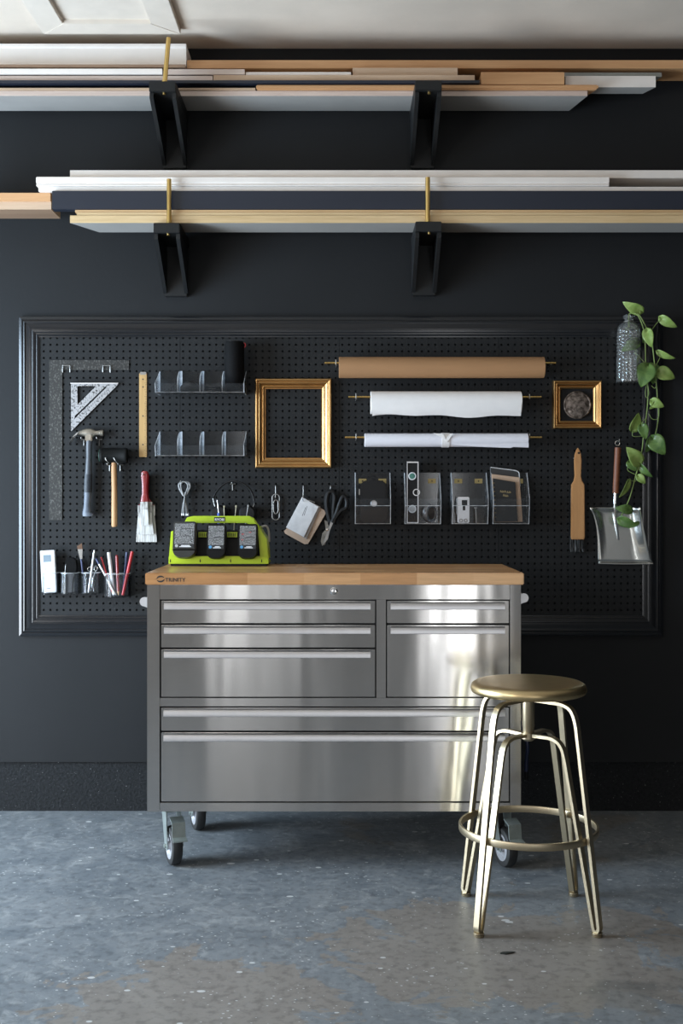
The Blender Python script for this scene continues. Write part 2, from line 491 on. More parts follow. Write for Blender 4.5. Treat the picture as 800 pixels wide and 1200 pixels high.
wl.box(XL-.1, XL, WY1, DY0, 0, ZC).box(XL-.1, XL, WY0, WY1, WZ1, ZC).box(XL-.1, XL, WY0, WY1, 0, WZ0).box(XL-.1, XL, YF, WY0, 0, ZC)
struct('wall_left', wl, M_ROOMW)
# front wall behind the photographer: tall sidelight, plus slits added for bright bands reflected in the steel
OPEN = [(-1.04, -.86, .05, 2.4, 13), (-.66, -.58, .05, 2.4, 9), (-.45, -.36, .05, 2.4, 6), (.90, 1.13, .05, 2.4, 30)]
fw = MB()
xs = XL
for x0, x1, z0, z1, e_ in sorted(OPEN):
    fw.box(xs, x0, YF-.1, YF, 0, ZC)
    if z0 > 0: fw.box(x0, x1, YF-.1, YF, 0, z0)
    fw.box(x0, x1, YF-.1, YF, z1, ZC); xs = x1
fw.box(xs, XR, YF-.1, YF, 0, ZC)
struct('wall_front', fw, M_ROOMW)

# attic hatch in the ceiling
hx0, hx1, hy0, hy1 = -1.095, -.59, -.95, -.195
hat = thing('attic_hatch', 'white framed hatch panel in the ceiling at top left', 'hatch', ((hx0+hx1)/2, (hy0+hy1)/2, ZC))
w = .095
for q in (((hx0, hy0), (hx1, hy0), (hx1-w, hy0+w), (hx0+w, hy0+w)), ((hx0, hy1), (hx1, hy1), (hx1-w, hy1-w), (hx0+w, hy1-w)),
          ((hx0, hy0), (hx0, hy1), (hx0+w, hy1-w), (hx0+w, hy0+w)), ((hx1, hy0), (hx1, hy1), (hx1-w, hy1-w), (hx1-w, hy0+w))):
    part(hat, 'frame_board', MB().prism(q, ZC-.022, ZC-.0005, 'z', bev=.002), M_TRIMW)
part(hat, 'panel', MB().box(hx0+w, hx1-w, hy0+w, hy1-w, ZC-.006, ZC-.0005), M_TRIMW)

# ------------------------------------------------------------------ pegboard
PD = .02
pitch = 7.77*(D-PD)/F
peg = thing('pegboard', 'large charcoal pegboard in a moulded frame, mounted on the dark wall', 'pegboard', (0, -.01, Z(734, 0)))
gx = [X(51.3, PD)+pitch*i for i in range(91)]
gz = [Z(396.2, PD)-pitch*i for i in range(42)][::-1]
ox0, ox1, oz0, oz1 = X(23.5, 0), X(775.5, 0), Z(745, 0), Z(371.5, 0)
def panel_mesh(xa, xb):
    cols = [x for x in gx if xa+.004 < x < xb-.004]
    cx = [xa]+[(a+b)/2 for a, b in zip(cols, cols[1:])]+[xb]
    cz = [oz0+.02]+[(a+b)/2 for a, b in zip(gz, gz[1:])]+[oz1-.02]
    V = []; Fc = []
    nx, nz = len(cx), len(cz)
    for z in cz:
        for x in cx: V.append((x, -PD, z))
    rr = .0043
    an = [R(22.5+45*k) for k in range(8)]
    for j, z in enumerate(gz):
        for i, x in enumerate(cols):
            b = len(V)
            for y in (-PD, -PD+.006):
                for a in an: V.append((x+rr*math.cos(a), y, z+rr*math.sin(a)))
            c00, c10, c11, c01 = j*nx+i, j*nx+i+1, (j+1)*nx+i+1, (j+1)*nx+i
            o = lambda k: b+(k % 8)
            Fc += [(c10, c11, o(0), o(7)), (c11, c01, o(2), o(1)), (c01, c00, o(4), o(3)), (c00, c10, o(6), o(5)),
                   (c11, o(1), o(0)), (c01, o(3), o(2)), (c00, o(5), o(4)), (c10, o(7), o(6))]
            Fc += [(o(k), o(k+1), b+8+(k+1) % 8, b+8+k) for k in range(8)]
    # thin edges and a back sheet boundary
    b = len(V); z0, z1 = cz[0], cz[-1]
    for x, z in ((xa, z0), (xb, z0), (xb, z1), (xa, z1)): V.append((x, -PD+.006, z))
    Fc += [(0, b, b+3, (nz-1)*nx), (nx-1, (nz-1)*nx+nx-1, b+2, b+1)]
    me = bpy.data.meshes.new('panel'); me.from_pydata(V, [], Fc); me.update(); me.materials.append(M_BOARD)
    return me
seams = [X(24, PD)+.02, X(211, PD), X(397.5, PD), X(584, PD), X(775.5, PD)-.02]
for a, b in zip(seams, seams[1:]):
    part(peg, 'panel', panel_mesh(a+.0006, b-.0006), None)

def frame_sides(parent, prof, x0, x1, z0, z1, m, name, dy=0):
    """mitred frame: prof = (distance in from outer edge, height off the wall)"""
    for side in range(4):
        A, B = [], []
        for u, h in prof:
            c = [((x0+u, z1-u), (x1-u, z1-u)), ((x1-u, z1-u), (x1-u, z0+u)), ((x1-u, z0+u), (x0+u, z0+u)), ((x0+u, z0+u), (x0+u, z1-u))][side]
            A.append((c[0][0], -h-dy, c[0][1])); B.append((c[1][0], -h-dy, c[1][1]))
        part(parent, name, MB().loft([A, B]), m, angle=25)
def bead(u0, u1, h0, hh, n=6):
    return [(u0+(u1-u0)*(.5-.5*math.cos(math.pi*k/n)), h0+hh*math.sin(math.pi*k/n)) for k in range(n+1)]
prof = [(0, .0003), (0, .014), (.0005, .0158), (.004, .0174), (.008, .0188), (.012, .0197), (.0135, .0196), (.0138, .0160), (.0165, .0160), (.0168, .0215), (.0175, .0221), (.021, .0235), (.0235, .0239), (.025, .0232), (.0255, .0205)]
prof += [(.030, .0203), (.034, .021), (.050, .0212), (.0525, .0208), (.053, .0255), (.055, .0265), (.060, .0262), (.064, .0245), (.0645, .0225), (.069, .0222), (.0695, .0262), (.071, .0268), (.076, .0252), (.0765, .0228), (.081, .0222), (.081, .0003)]
frame_sides(peg, prof, ox0, ox1, oz0, oz1, M_MOULD, 'moulding')

# ------------------------------------------------------------------ lumber rack brackets and boards
def bracket(label, cpx_front, tip, pytop, pybot, wide=.094):
    """arm reaching tip metres off the wall, with back plate and two triangular gussets"""
    x = X(cpx_front, tip); zt = Z(pytop, tip); zb = Z(pybot, 0.03)
    t = thing('shelf_bracket', label, 'bracket', (x, 0, zb), 'black wooden lumber brackets')
    h = wide/2; th = .036
    part(t, 'arm', MB().box(x-h, x+h, -tip, -.0005, zt-th, zt, .002), BRKT)
    part(t, 'back_plate', MB().box(x-h+.004, x+h-.004, -.03, -.0005, zb, zt-th-.0005, .002), BRKT)
    for s in (-1, 1):
        a, b = x+s*h, x+s*(h-.014)
        part(t, 'gusset', MB().prism([(-.0305, zt-th-.0005), (-tip+.012, zt-th-.0005), (-tip+.012, zt-th-.02), (-.0305, zb+.01)], a, b, 'x'), BRKT)
    part(t, 'screw', MB().cyl((x+.004, -tip+.02, zt-th-.006), (x+.004, -tip+.02, zt-th+.001), .006, n=12), BRASS, label='brass bolt end')
    return t, x, zt
tipU, tipL = .34, .262
bU, xU, zU = bracket('black wooden bracket at upper left with a tilted brass rod', 190, tipU, 95, 197)
bU2, xU2, zU2 = bracket('black wooden bracket at upper right without a rod', 502, tipU, 94, 197)
bL, xL, zL = bracket('black wooden bracket at lower left with an upright brass rod', 195, tipL, 261, 347)
bL2, xL2, zL2 = bracket('black wooden bracket at lower right with an upright brass rod', 502, tipL, 259.5, 346)
for b_, x_, z_, p0, p1 in ((bU, xU, zU, (X(193, .325), -.325, zU+.001), (X(197.5, .28), -.28, Z(45, .28))),
                           (bL, xL, zL, (X(198, .2475), -.2475, zL+.001), (X(198, .2475), -.2475, Z(210, .2475))),
                           (bL2, xL2, zL2, (X(501, .2475), -.2475, zL2+.001), (X(501, .2475), -.2475, Z(208, .2475)))):
    r_ = part(b_, 'rod', MB().cyl(p0, p1, .0085, n=16), BRASS, label='brass stop rod')
    part(r_, 'nut', MB().cyl((p0[0], p0[1], p0[2]), (p0[0], p0[1], p0[2]+.004), .0105, n=6), BRASS)

def plank(label, px0, px1, py0, py1, df, db, m, m2=None, bl=0, br=0, name='lumber_board', bot=None, top=None, round_=0):
    """one board: front face spans px0..px1, py0..py1 at df off the wall; back at db; bl/br: mitre of the ends (m)"""
    x0 = X(px0, df); x1 = X(px1, df); z0 = Z(py1, df) if bot is None else bot; z1 = Z(py0, df) if top is None else top
    b = MB(); poly = [(x0, -df), (x1, -df), (x1-br, -db), (x0+bl, -db)]
    b.prism(poly, z0, z1, 'z', cap=1 if m2 else 0, side=0, bev=round_)
    return solo(name, label, 'board', b, [m, m2] if m2 else [m], 'boards on the lumber racks')
zA = zU+.0008
# upper rack
pk = plank
g = .0012
def zz(py, d): return Z(py, d)
pk('wide pinkish edged board with grey underside, lowest on the upper rack', -60, 688, 106.5, 113, .185, .02, PINKW, PRIMED, br=.035, bot=zA)
z1 = zz(106.5, .185)+g
pk('orange tinted board with rounded end, second from bottom of upper rack', 300, 701, 99, 106, .20, .04, ORANGE, None, br=.05, bot=z1, round_=.004)
pk('tan thin board lying left under the dark navy board on upper rack', -60, 299, 103, 106, .19, .04, TANMDF, None, bot=z1, top=zz(103, .19))
z2 = zz(99, .20)+g
pk('long dark navy board across the upper rack', -60, 562, 94, 99, .21, .06, NAVY, None, bot=z2+.001, top=zz(94, .21))
pk('short orange pine block at the right of the upper rack', 563.5, 661, 84.5, 98.5, .20, .03, ORANGE, None, bot=z2, top=zz(84.5, .20))
pk('short grey white strip with tapered end at the right of the upper rack', 662.5, 768, 90, 97, .165, .095, WHITE, PRIMED, br=.03, bot=z2+.001, top=zz(89, .165))
pk('thin grey strip under the long orange board, upper rack right end', 650, 775, 85.5, 89, .14, .03, GREYB, None, br=.03, bot=zz(88.5, .165)+.004, top=zz(85, .14))
z3 = zz(94, .21)+g
pk('grey tan board ending above the upper right bracket', 250, 556, 88, 93.5, .20, .07, TANMDF, None, br=.05, bot=z3, top=zz(88, .20))
pk('reddish brown board on the left of the upper rack', -60, 249, 88.5, 93.5, .20, .07, PINKW, BROWNW, bot=z3, top=zz(89, .20))
z4 = zz(88, .20)+g
pk('narrow white strip ending beside the tilted rod on the upper rack', -60, 190, 80, 87, .205, .09, WHITE, None, bot=z4+.001, top=zz(80.5, .205))
pk('narrow white strip with a short break near the middle of the upper rack', 288, 411, 87, 92, .192, .09, WHITE, None, bot=z4+.001, top=zz(84.5, .192))
pk('pinkish white strip right of the tilted rod on the upper rack', 191.5, 286.5, 80.5, 87, .20, .09, PINKW, None, bot=z4+.001, top=zz(81, .20))
pk('brown plank ending left of the orange block on the upper rack', 413, 536, 79, 86, .185, .06, TANMDF, None, bot=z4+.0005, top=zz(79.5, .185))
z5 = zz(79, .185)+.006
pk('long orange pine board on top of the upper rack', 219, 830, 71, 83, .16, .03, ORANGE, None, bot=z5, top=zz(70.5, .16))
pk('thin brown board under the white moulding on the upper rack', -60, 217, 75, 78, .20, .05, BROWNW, None, bot=zz(79, .20), top=zz(75.5, .2))
# white crown moulding with profile
wx0, wx1 = X(-60, .17), X(218, .17); zb5 = zz(75.5, .2)+.001; zt5 = zz(51.5, .17)
pr = [(-.03, zb5), (-.17, zb5), (-.172, zb5+.01), (-.166, zb5+.014), (-.166, zt5-.016), (-.172, zt5-.010), (-.172, zt5), (-.03, zt5)]
solo('lumber_board', 'wide white moulding at the top left of the upper rack', 'board', MB().prism(pr, wx0, wx1, 'x'), WHITE, 'boards on the lumber racks')

# lower rack
zB = max(zL, zL2)+.0008
pk('grey bottomed board with mitred left end, lowest on the lower rack', 82, 830, 252.5, 261, .235, .085, PALE, PRIMED, bl=.075, bot=zB, top=zz(252.5, .235))
z1 = zz(252.5, .235)+g
pk('pale plywood strip stacked under the navy board, lower rack', 90, 830, 246, 252, .232, .09, PALE, None, bot=z1, top=zz(249, .232))
pk('second pale plywood strip right under the navy board, lower rack', 88, 832, 246, 250, .229, .09, PINE, None, bot=zz(249, .232)+g, top=zz(246, .229))
z2 = zz(246, .229)+g
pk('thick navy board across the lower rack', 61, 830, 223, 245.5, .232, .195, NAVY, None, bot=z2, top=zz(223.5, .232), round_=.0015)
z3 = zz(223.5, .232)+g
pk('flat white strip lying on the navy board, lower rack', 45, 835, 219, 223, .22, .06, WHITE, None, bot=z3, top=zz(219, .22))
z4 = zz(219, .22)+g
x0, x1 = X(42, .228), X(714, .228); zt = zz(206.8, .228)
pr = [(-.06, z4), (-.222, z4), (-.226, z4+.004), (-.222, z4+.010), (-.228, z4+.014), (-.228, zt-.003), (-.225, zt), (-.06, zt)]
solo('lumber_board', 'white moulding with rounded right end on top of the lower rack', 'board', MB().prism(pr, x0, x1, 'x', bev=.002), WHITE, 'boards on the lumber racks')
pr2 = [(-.01, z4), (-.03, z4), (-.034, z4+.02), (-.042, z4+.026), (-.05, z4+.05), (-.055, z4+.055), (-.055, z4+.066), (-.01, z4+.066)]
solo('lumber_board', 'grey white profiled moulding behind the others on the lower rack', 'board', MB().prism(pr2, X(82, .05), X(836, .05), 'x'), [GREYB], 'boards on the lumber racks')
zt2 = zt+.0012
pk('thin white board topmost on the lower rack', 82, 835, 199.5, 206, .20, .06, WHITE, None, bl=.02, bot=zt2+.001, top=zz(199.5, .20))
pk('orange pine board poking out at the left of the lower rack', -70, 59, 226, 235.5, .20, .06, ORANGE, None, bot=zz(235.5, .20), top=zz(226, .2))
pk('brown board lying below the orange one at the left of the lower rack', -70, 60, 236, 246, .19, .05, TANMDF, BROWNW, bot=zz(245.5, .19), top=zz(236, .19))

# ------------------------------------------------------------------ hooks
HOOKG = 'steel pegboard hooks'
def hook(label, px, py, reach=.05, up=.012, bar=False, d0=PD):
    x, z = X(px, d0), Z(py, d0)
    b = MB(); y = -d0
    b.tube(smooth([(x, y+.004, z), (x, y-reach+.006, z), (x, y-reach, z+.004), (x, y-reach, z+up)], 4), .0017, 8)
    if bar:
        b.tube([(x-.011, y-.0022, z), (x+.011, y-.0022, z)], .0018, 8)
        b.tube([(x, y-.0022, z), (x, y-.0022, z-.024)], .0018, 8)
    return solo('peg_hook', label, 'hook', b, PALESTEEL, HOOKG)

# ------------------------------------------------------------------ framing square
d = PD+.004
sq = MB().prism(pxpoly([(57.3, 609.5), (57.6, 422), (151, 422), (151, 433.5), (73, 433.5), (72.6, 609.5)], d), -PD-.0035, -PD-.0012, 'y')
solo('framing_square', 'worn dark steel framing square hanging at top left of the pegboard', 'square', sq, speckle('scratched dark steel', (.030, .029, .027), (.15, .145, .135), 190, .52, .80, (1, 1, .6), .5, .4))
for i, px in enumerate((78, 125)):
    x0, x1 = X(px-4.3, d), X(px+4.3, d); zt, zb = Z(428.5, d), Z(435.5, d)
    b = MB().tube([(x0, -PD+.003, zb-.0015), (x0, -PD-.0075, zb-.0015), (x0, -PD-.0078, zb+.004), (x0, -PD-.0078, zt), (x1, -PD-.0078, zt), (x1, -PD-.0078, zb+.004), (x1, -PD-.0075, zb-.0015), (x1, -PD+.003, zb-.0015)], .0019, 8)
    solo('peg_hook', ['steel loop hook at the corner of the framing square', 'steel loop hook at the free end of the framing square'][i], 'hook', b, PALESTEEL, HOOKG)

# speed square
d = PD+.006
sp = thing('speed_square', 'small silver triangular speed square below the framing square', 'square', (X(100, d), -PD-.003, Z(506, d)))
o3 = pxpoly([(83.3, 505.5), (83.3, 449.6), (139, 449.8)], d)
b = MB()
def quadp(pts): b.prism(pxpoly(pts, d), -PD-.008, -PD-.004, 'y')
quadp([(83.3, 505.5), (83.3, 449.6), (90.8, 449.6), (90.8, 474.5), (85, 500)])            # left leg
quadp([(90.8, 449.6), (139, 449.8), (136.5, 452.5), (90.8, 452.5)])                       # top fence
quadp([(90.8, 474.5), (112.5, 452.5), (124, 452.5), (92.8, 482.8), (88, 487)])            # inner diagonal band
quadp([(124.0, 452.5), (136.5, 452.5), (83.3, 505.5), (86.5, 492), (94.0, 484.2), (125, 454.0)])  # hypotenuse band
part(sp, 'blade', b, SPEEDM)
part(sp, 'fence', MB().box(X(83.3, d), X(139, d), -PD-.018, -PD-.001, Z(450.2, d), Z(448.9, d)), ALU, label='raised fence along the top edge')
mk = MB()
for k in range(18):
    a = k/17; px, py = 93+a*34, 489-a*33
    mk.box(X(px, d)-.0008, X(px, d)+.0008, -PD-.0084, -PD-.0082, Z(py, d)-.004, Z(py, d)+.004)
for k in range(12):
    a = k/11; px, py = 92+a*24, 480-a*24
    mk.box(X(px, d)-.0006, X(px, d)+.0006, -PD-.0084, -PD-.0082, Z(py, d)-.003, Z(py, d)+.003)
for k in range(8):
    mk.box(X(86, d), X(88.6, d), -PD-.0084, -PD-.0082, Z(456+k*3.0, d)-.0008, Z(456+k*3.0, d)+.0008)
part(sp, 'scale_marks', mk, MARKS)
hook('steel peg hook, left of the two inside the silver speed square', 97, 453.5, .03, .003)
hook('steel peg hook, right of the two inside the silver speed square', 104.8, 453.5, .03, .003)
# visible tips of those hooks hang inside the cut-out, so they are short

# ruler
d = PD+.004
ru = thing('wooden_ruler', 'narrow upright wooden ruler with a pale tip', 'ruler', (X(167.5, d), -PD-.003, Z(535.5, d)))
part(ru, 'strip', MB().box(X(163, d), X(172, d), -PD-.005, -PD-.0005, Z(535.5, d), Z(437.5, d), .0008), WOODP)
part(ru, 'tip', MB().box(X(164, d), X(171.5, d), -PD-.0054, -PD-.0003, Z(439.5, d), Z(435.8, d), .0006), PALESTEEL, label='pale metal end cap')
mk = MB()
for k in range(48):
    py = 441+k*1.97; L = 2.2 if k % 4 else 3.4
    mk.box(X(171.7-L*.7, d), X(171.7, d), -PD-.0053, -PD-.0051, Z(py, d)-.0006, Z(py, d)+.0006)
for py in (444.5, 453.5, 487.5, 521):
    mk.cyl((X(167.5, d), -PD-.0054, Z(py, d)), (X(167.5, d), -PD-.005, Z(py, d)), .0028, n=10)
part(ru, 'scale_marks', mk, MARKS)

# ------------------------------------------------------------------ claw hammer
d = .045
h = thing('claw_hammer', 'claw hammer with worn steel head and grey blue handle', 'hammer', (X(104, d), -d, Z(606, d)))
cx = lambda px: X(px, d); cz = lambda py: Z(py, d)
hb = MB()
# cheek / neck lofted rings across x : poll -> claw
def ringx(px, py, hh, ww, n=12):
    c = Vector((cx(px), -d, cz(py)))
    return [c+Vector((0, ww*math.cos(2*math.pi*k/n), hh*math.sin(2*math.pi*k/n))) for k in range(n)]
hb.loft([ringx(121.3, 507.3, .0115, .0115), ringx(120.9, 507.3, .0125, .0125), ringx(117.6, 507.3, .0125, .0125), ringx(117.0, 507.3, .0095, .0095), ringx(112, 507.3, .0092, .0092),
         ringx(109.5, 507.6, .016, .0115), ringx(106.5, 507.5, .018, .013), ringx(101, 507.0, .0165, .013), ringx(97, 507.0, .012, .0125), ringx(93.5, 507.5, .0085, .0125), ringx(90, 508.5, .006, .0125)])
part(h, 'head', hb, mat('worn hammer steel', (.30, .27, .225), .38, .85, var=.25, scale=50))
for s in (-1, 1):
    cl = MB(); rings = []
    for px, py, t in ((92, 508, .0065), (89, 509.5, .0055), (86, 512.5, .0042), (83.5, 517, .003), (81.7, 520, .0016)):
        c = Vector((cx(px), -d+s*.0085, cz(py)))
        nrm = Vector((.5, 0, .8)).normalized()
        rings.append([c+nrm*t*a+Vector((0, .0058*bb, 0)) for a, bb in ((-1, -1), (1, -1), (1, 1), (-1, 1))])
    cl.loft(rings); part(h, 'claw', cl, PALESTEEL)
ck = MB().box(cx(100.2), cx(108.6), -d-.012, -d+.012, cz(517.5), cz(508), .004); part(h, 'socket', ck, MATS['worn hammer steel'])
def ringz(px, py, w_, t_, n=12):
    c = Vector((cx(px), -d, cz(py))); return [c+Vector((w_*math.cos(2*math.pi*k/n), t_*math.sin(2*math.pi*k/n), 0)) for k in range(n)]
part(h, 'handle', MB().loft([ringz(104.6, 516.5, .0125, .010), ringz(104.3, 535, .0115, .010), ringz(103.6, 556, .0135, .0115)]), GREY, label='grey blue fibre shaft')
part(h, 'grip', MB().loft([ringz(103.6, 556, .0148, .0125), ringz(103.2, 566, .0155, .013), ringz(103, 577, .0155, .013)]), DKRUB, label='dark rubber band')
part(h, 'handle_end', MB().loft([ringz(103, 577, .0145, .0122), ringz(102.3, 592, .0135, .012), ringz(101.8, 600, .0165, .013), ringz(103.4, 602, .0225, .014), ringz(103.0, 605, .0205, .013)]), mat('grey blue rubber', (.10, .115, .145), .5), label='flared grey butt')
hook('steel peg hook under the claw of the hammer', 98.5, 515, .05, .006, True)
hook('steel peg hook under the face of the hammer', 116.5, 515, .05, .006, True)

# rubber mallet
d = .05
h = thing('rubber_mallet', 'black rubber mallet with plain wooden handle', 'mallet', (X(134, d), -d, Z(617.5, d)))
part(h, 'head', MB().lathe([(.001, 0), (.024, 0), (.0285, .003), (.0295, .010), (.0285, .012), (.0285, .093), (.0295, .096), (.028, .103), (.001, .103)], (X(117.2, d), -d, Z(533.8, d)), 24, 'x'), mat('black rubber', (.006, .0065, .0065), .5, spec=.18))
part(h, 'face_cap', MB().lathe([(.001, -.001), (.0235, -.001), (.0245, .001), (.001, .001)], (X(117.2, d), -d, Z(533.8, d)), 24, 'x'), GREENT, label='dark green tinted face')
def rz2(px, py, w_, t_, n=12):
    c = Vector((X(px, d), -d, Z(py, d))); return [c+Vector((w_*math.cos(2*math.pi*k/n), t_*math.sin(2*math.pi*k/n), 0)) for k in range(n)]
part(h, 'handle', MB().loft([rz2(133.6, 542, .0095, .0095), rz2(133.6, 550, .0105, .0095), rz2(134, 575, .0108, .010), rz2(134, 600, .0112, .011), rz2(134, 616, .0112, .011), rz2(134, 617.3, .009, .009)]), WOODH)
mk = MB()
for px in (125, 135):
    mk.tube(smooth([(X(px, d), -d-.030, Z(536.5, d)), (X(px+1.5, d), -d-.0285, Z(540, d)), (X(px+4, d), -d-.024, Z(543, d))], 4), .0012, 6)
part(h, 'wire_loop', mk, PALESTEEL)
hook('steel peg hook on the left of the mallet handle', 128.5, 544.7, .05, .004, True)
hook('steel peg hook on the right of the mallet handle', 141.0, 544.7, .05, .004, True)

# ------------------------------------------------------------------ paint brushes, three hung one over another
def paint_brush(label, xc, ztop, zf0, zf1, zb, wf, wb, dy, hw, red=RED):
    t = thing('paint_brush', label, 'paintbrush', (xc, -dy, zb), 'paint brushes hung one over another')
    hb = MB(); rings = []
    for z_, w_ in ((ztop, .006), (ztop-.004, .010), (ztop-.02, .0115), (ztop-.045, .009), (zf0+.03, .0085), (zf0+.012, .012), (zf0, wf*.5)):
        rings.append([(xc+w_*math.cos(2*math.pi*k/14)*hw, -dy+.0045*math.sin(2*math.pi*k/14), z_) for k in range(14)])
    part(t, 'handle', MB().loft(rings), red)
    part(t, 'ferrule', MB().box(xc-wf/2, xc+wf/2, -dy-.0052, -dy+.0052, zf1, zf0, .0015), FERRULE)
    rr = []
    for z_, w_, th in ((zf1, wf/2-.001, .0048), ((zf1+zb)/2, (wf+wb)/4, .0045), (zb+.002, wb/2, .003), (zb, wb/2-.001, .002)):
        rr.append([(xc-w_, -dy-th, z_), (xc+w_, -dy-th, z_), (xc+w_, -dy+th, z_), (xc-w_, -dy+th, z_)])
    part(t, 'bristles', MB().loft(rr), BRISTLEW)
    return t
d = .05
xb = X(171, .04)
paint_brush('widest white bristled brush, rearmost of the three on one hook', xb, Z(556, d), Z(592, d), Z(605, d), Z(635.5, d), .066, .079, PD+.008, 1.0)
paint_brush('middle sized white bristled brush between wide and narrow brushes', xb+.001, Z(554, d), Z(588, d), Z(601, d), Z(626.5, d), .046, .056, PD+.0205, 1.0)
paint_brush('narrow red handled brush, frontmost of the three on one hook', xb-.002, Z(552, d), Z(588, d), Z(597, d), Z(615.5, d), .026, .028, PD+.033, 1.25)
hook('steel peg hook holding the red handled paint brushes', 170.3, 556.5, .060, .004)

# ------------------------------------------------------------------ acrylic shelves with four compartments
def plate(b, poly, a, c, axis): b.prism(poly, a, c, axis, cap=0, side=1)
AM = [M_ACR, M_ACRE]
def acrylic_shelf(label, px0, px1, pyt, pyb, pylip, depth):
    x0, x1 = X(px0, PD), X(px1, PD); zt, zb = Z(pyt, PD), Z(pyb, PD); zl = Z(pylip, PD+depth)
    t = thing('acrylic_shelf', label, 'acrylic bin', ((x0+x1)/2, -PD-.001, zb), 'long clear acrylic bins')
    y0 = -PD-.001; y1 = -PD-depth; th = .003
    prof_ = [(y0, zb), (y0, zt), (y1, zl), (y1+.012, zb)]
    b = MB(); b.prism([(x0+th, zb), (x1-th, zb), (x1-th, zt), (x0+th, zt)], y0-th, y0, 'y', cap=0, side=1); part(t, 'back_panel', b, AM)
    b = MB(); b.prism([(x0+th, y0-th), (x1-th, y0-th), (x1-th, y1+.012), (x0+th, y1+.012)], zb, zb+th, 'z', 0, 1); part(t, 'bottom', b, AM)
    b = MB(); b.loft([[(x0+th, y1+.012, zb), (x0+th, y1+.015, zb), (x0+th, y1+.003, zl), (x0+th, y1, zl)], [(x1-th, y1+.012, zb), (x1-th, y1+.015, zb), (x1-th, y1+.003, zl), (x1-th, y1, zl)]])
    for f in b.bm.faces:
        if abs(f.normal.z) > .9 or abs(f.normal.x) > .9: f.material_index = 1
    part(t, 'front_lip', b, AM)
    for xe in (x0, x1-th):
        b = MB(); plate(b, prof_, xe, xe+th, 'x'); part(t, 'end_panel', b, AM)
    for k in (1, 2, 3):
        xm = x0+(x1-x0)*k/4
        b = MB(); H_ = zt-zb
        cv = [(y0-th-.002+(y1+.020-y0)*math.sin(R(90*q/6)), zb+H_*.42+(H_*.58-.001)*math.cos(R(90*q/6))) for q in range(7)]
        plate(b, [(y0-th, zb+th)]+[(y0-th, zt-.001)]+cv+[(y1+.018, zb+th)], xm-th/2, xm+th/2, 'x'); dv_ = part(t, 'divider', b, AM)
        part(dv_, 'joint_strip', MB().box(xm-.0045, xm+.0045, y0-th-.0014, y0-th-.0002, zb+th, zt-.001), M_ACRE, label='milky glue joint')
    return t, x0, x1, zb
s1, sx0, sx1, szb = acrylic_shelf('clear four compartment acrylic bin holding the black speaker', 187, 289, 434.8, 463, 449, .12)
s2, tx0, tx1, tzb = acrylic_shelf('empty clear four compartment acrylic bin below the first', 187, 289, 505.5, 535.5, 522, .12)
# speaker in the right compartment
d = PD+.055; xc = sx0+(sx1-sx0)*.875
sk = thing('cylinder_speaker', 'black cylindrical speaker standing in the upper acrylic bin', 'speaker', (xc, -d, szb+.0035))
zt = Z(400.5, d); zb_ = szb+.0035
part(sk, 'body', MB().lathe([(.001, zb_), (.034, zb_), (.0372, zb_+.006), (.0372, zt-.010), (.0352, zt-.002), (.033, zt), (.001, zt)], (xc, -d, 0), 36), mat('black speaker mesh', (.004, .004, .0043), .75, spec=.12, bmp=.3, bscale=900))
part(sk, 'top_ring', MB().torus((xc, -d, zt-.001), .0325, .0018, 'z', 32), GLOSSBLK)
part(sk, 'loop', MB().tube(smooth([(xc+.034, -d-.004, zt-.006), (xc+.041, -d-.006, zt-.009), (xc+.041, -d-.006, zt-.018), (xc+.0375, -d-.006, zt-.022)], 4), .0025, 8), REDPL, label='small red loop tab')
# soft black pouch lying in compartments
x0 = sx0+(sx1-sx0)*.27; x1 = sx0+(sx1-sx0)*.485
b = MB(); rings = []
for k in range(9):
    a = k/8; xx = x0+(x1-x0)*a; hh = .026+.020*math.sin(math.pi*min(1, a*1.05)); ww = .026+.010*math.sin(math.pi*a)
    rings.append([(xx, -PD-.055+ww*math.cos(2*math.pi*j/14), szb+.004+hh*.5+hh*.5*math.sin(2*math.pi*j/14)) for j in range(14)])
b.loft(rings)
solo('cable_pouch', 'soft black pouch lying in the second compartment of the upper acrylic bin', 'pouch', b, mat('black cloth', (.018, .018, .019), .7, bmp=.3))
x0 = sx0+(sx1-sx0)*.515; x1 = sx0+(sx1-sx0)*.735
b = MB()
for k in range(3): b.torus(((x0+x1)/2, -PD-.055, szb+.0085+k*.0072), .03-.001*k, .0036, 'z', 28)
solo('cable_coil', 'black cable coil lying in the third compartment of the upper acrylic bin', 'cable', b, GLOSSBLK)
xx = sx0+(sx1-sx0)*.2
solo('tape_roll', 'small dark roll lying in the first compartment of the upper acrylic bin', 'tape roll', MB().lathe([(.010, 0), (.0165, 0), (.0165, .016), (.010, .016), (.010, 0)], (xx, -PD-.07, szb+.021), 24, 'y'), BLACK)

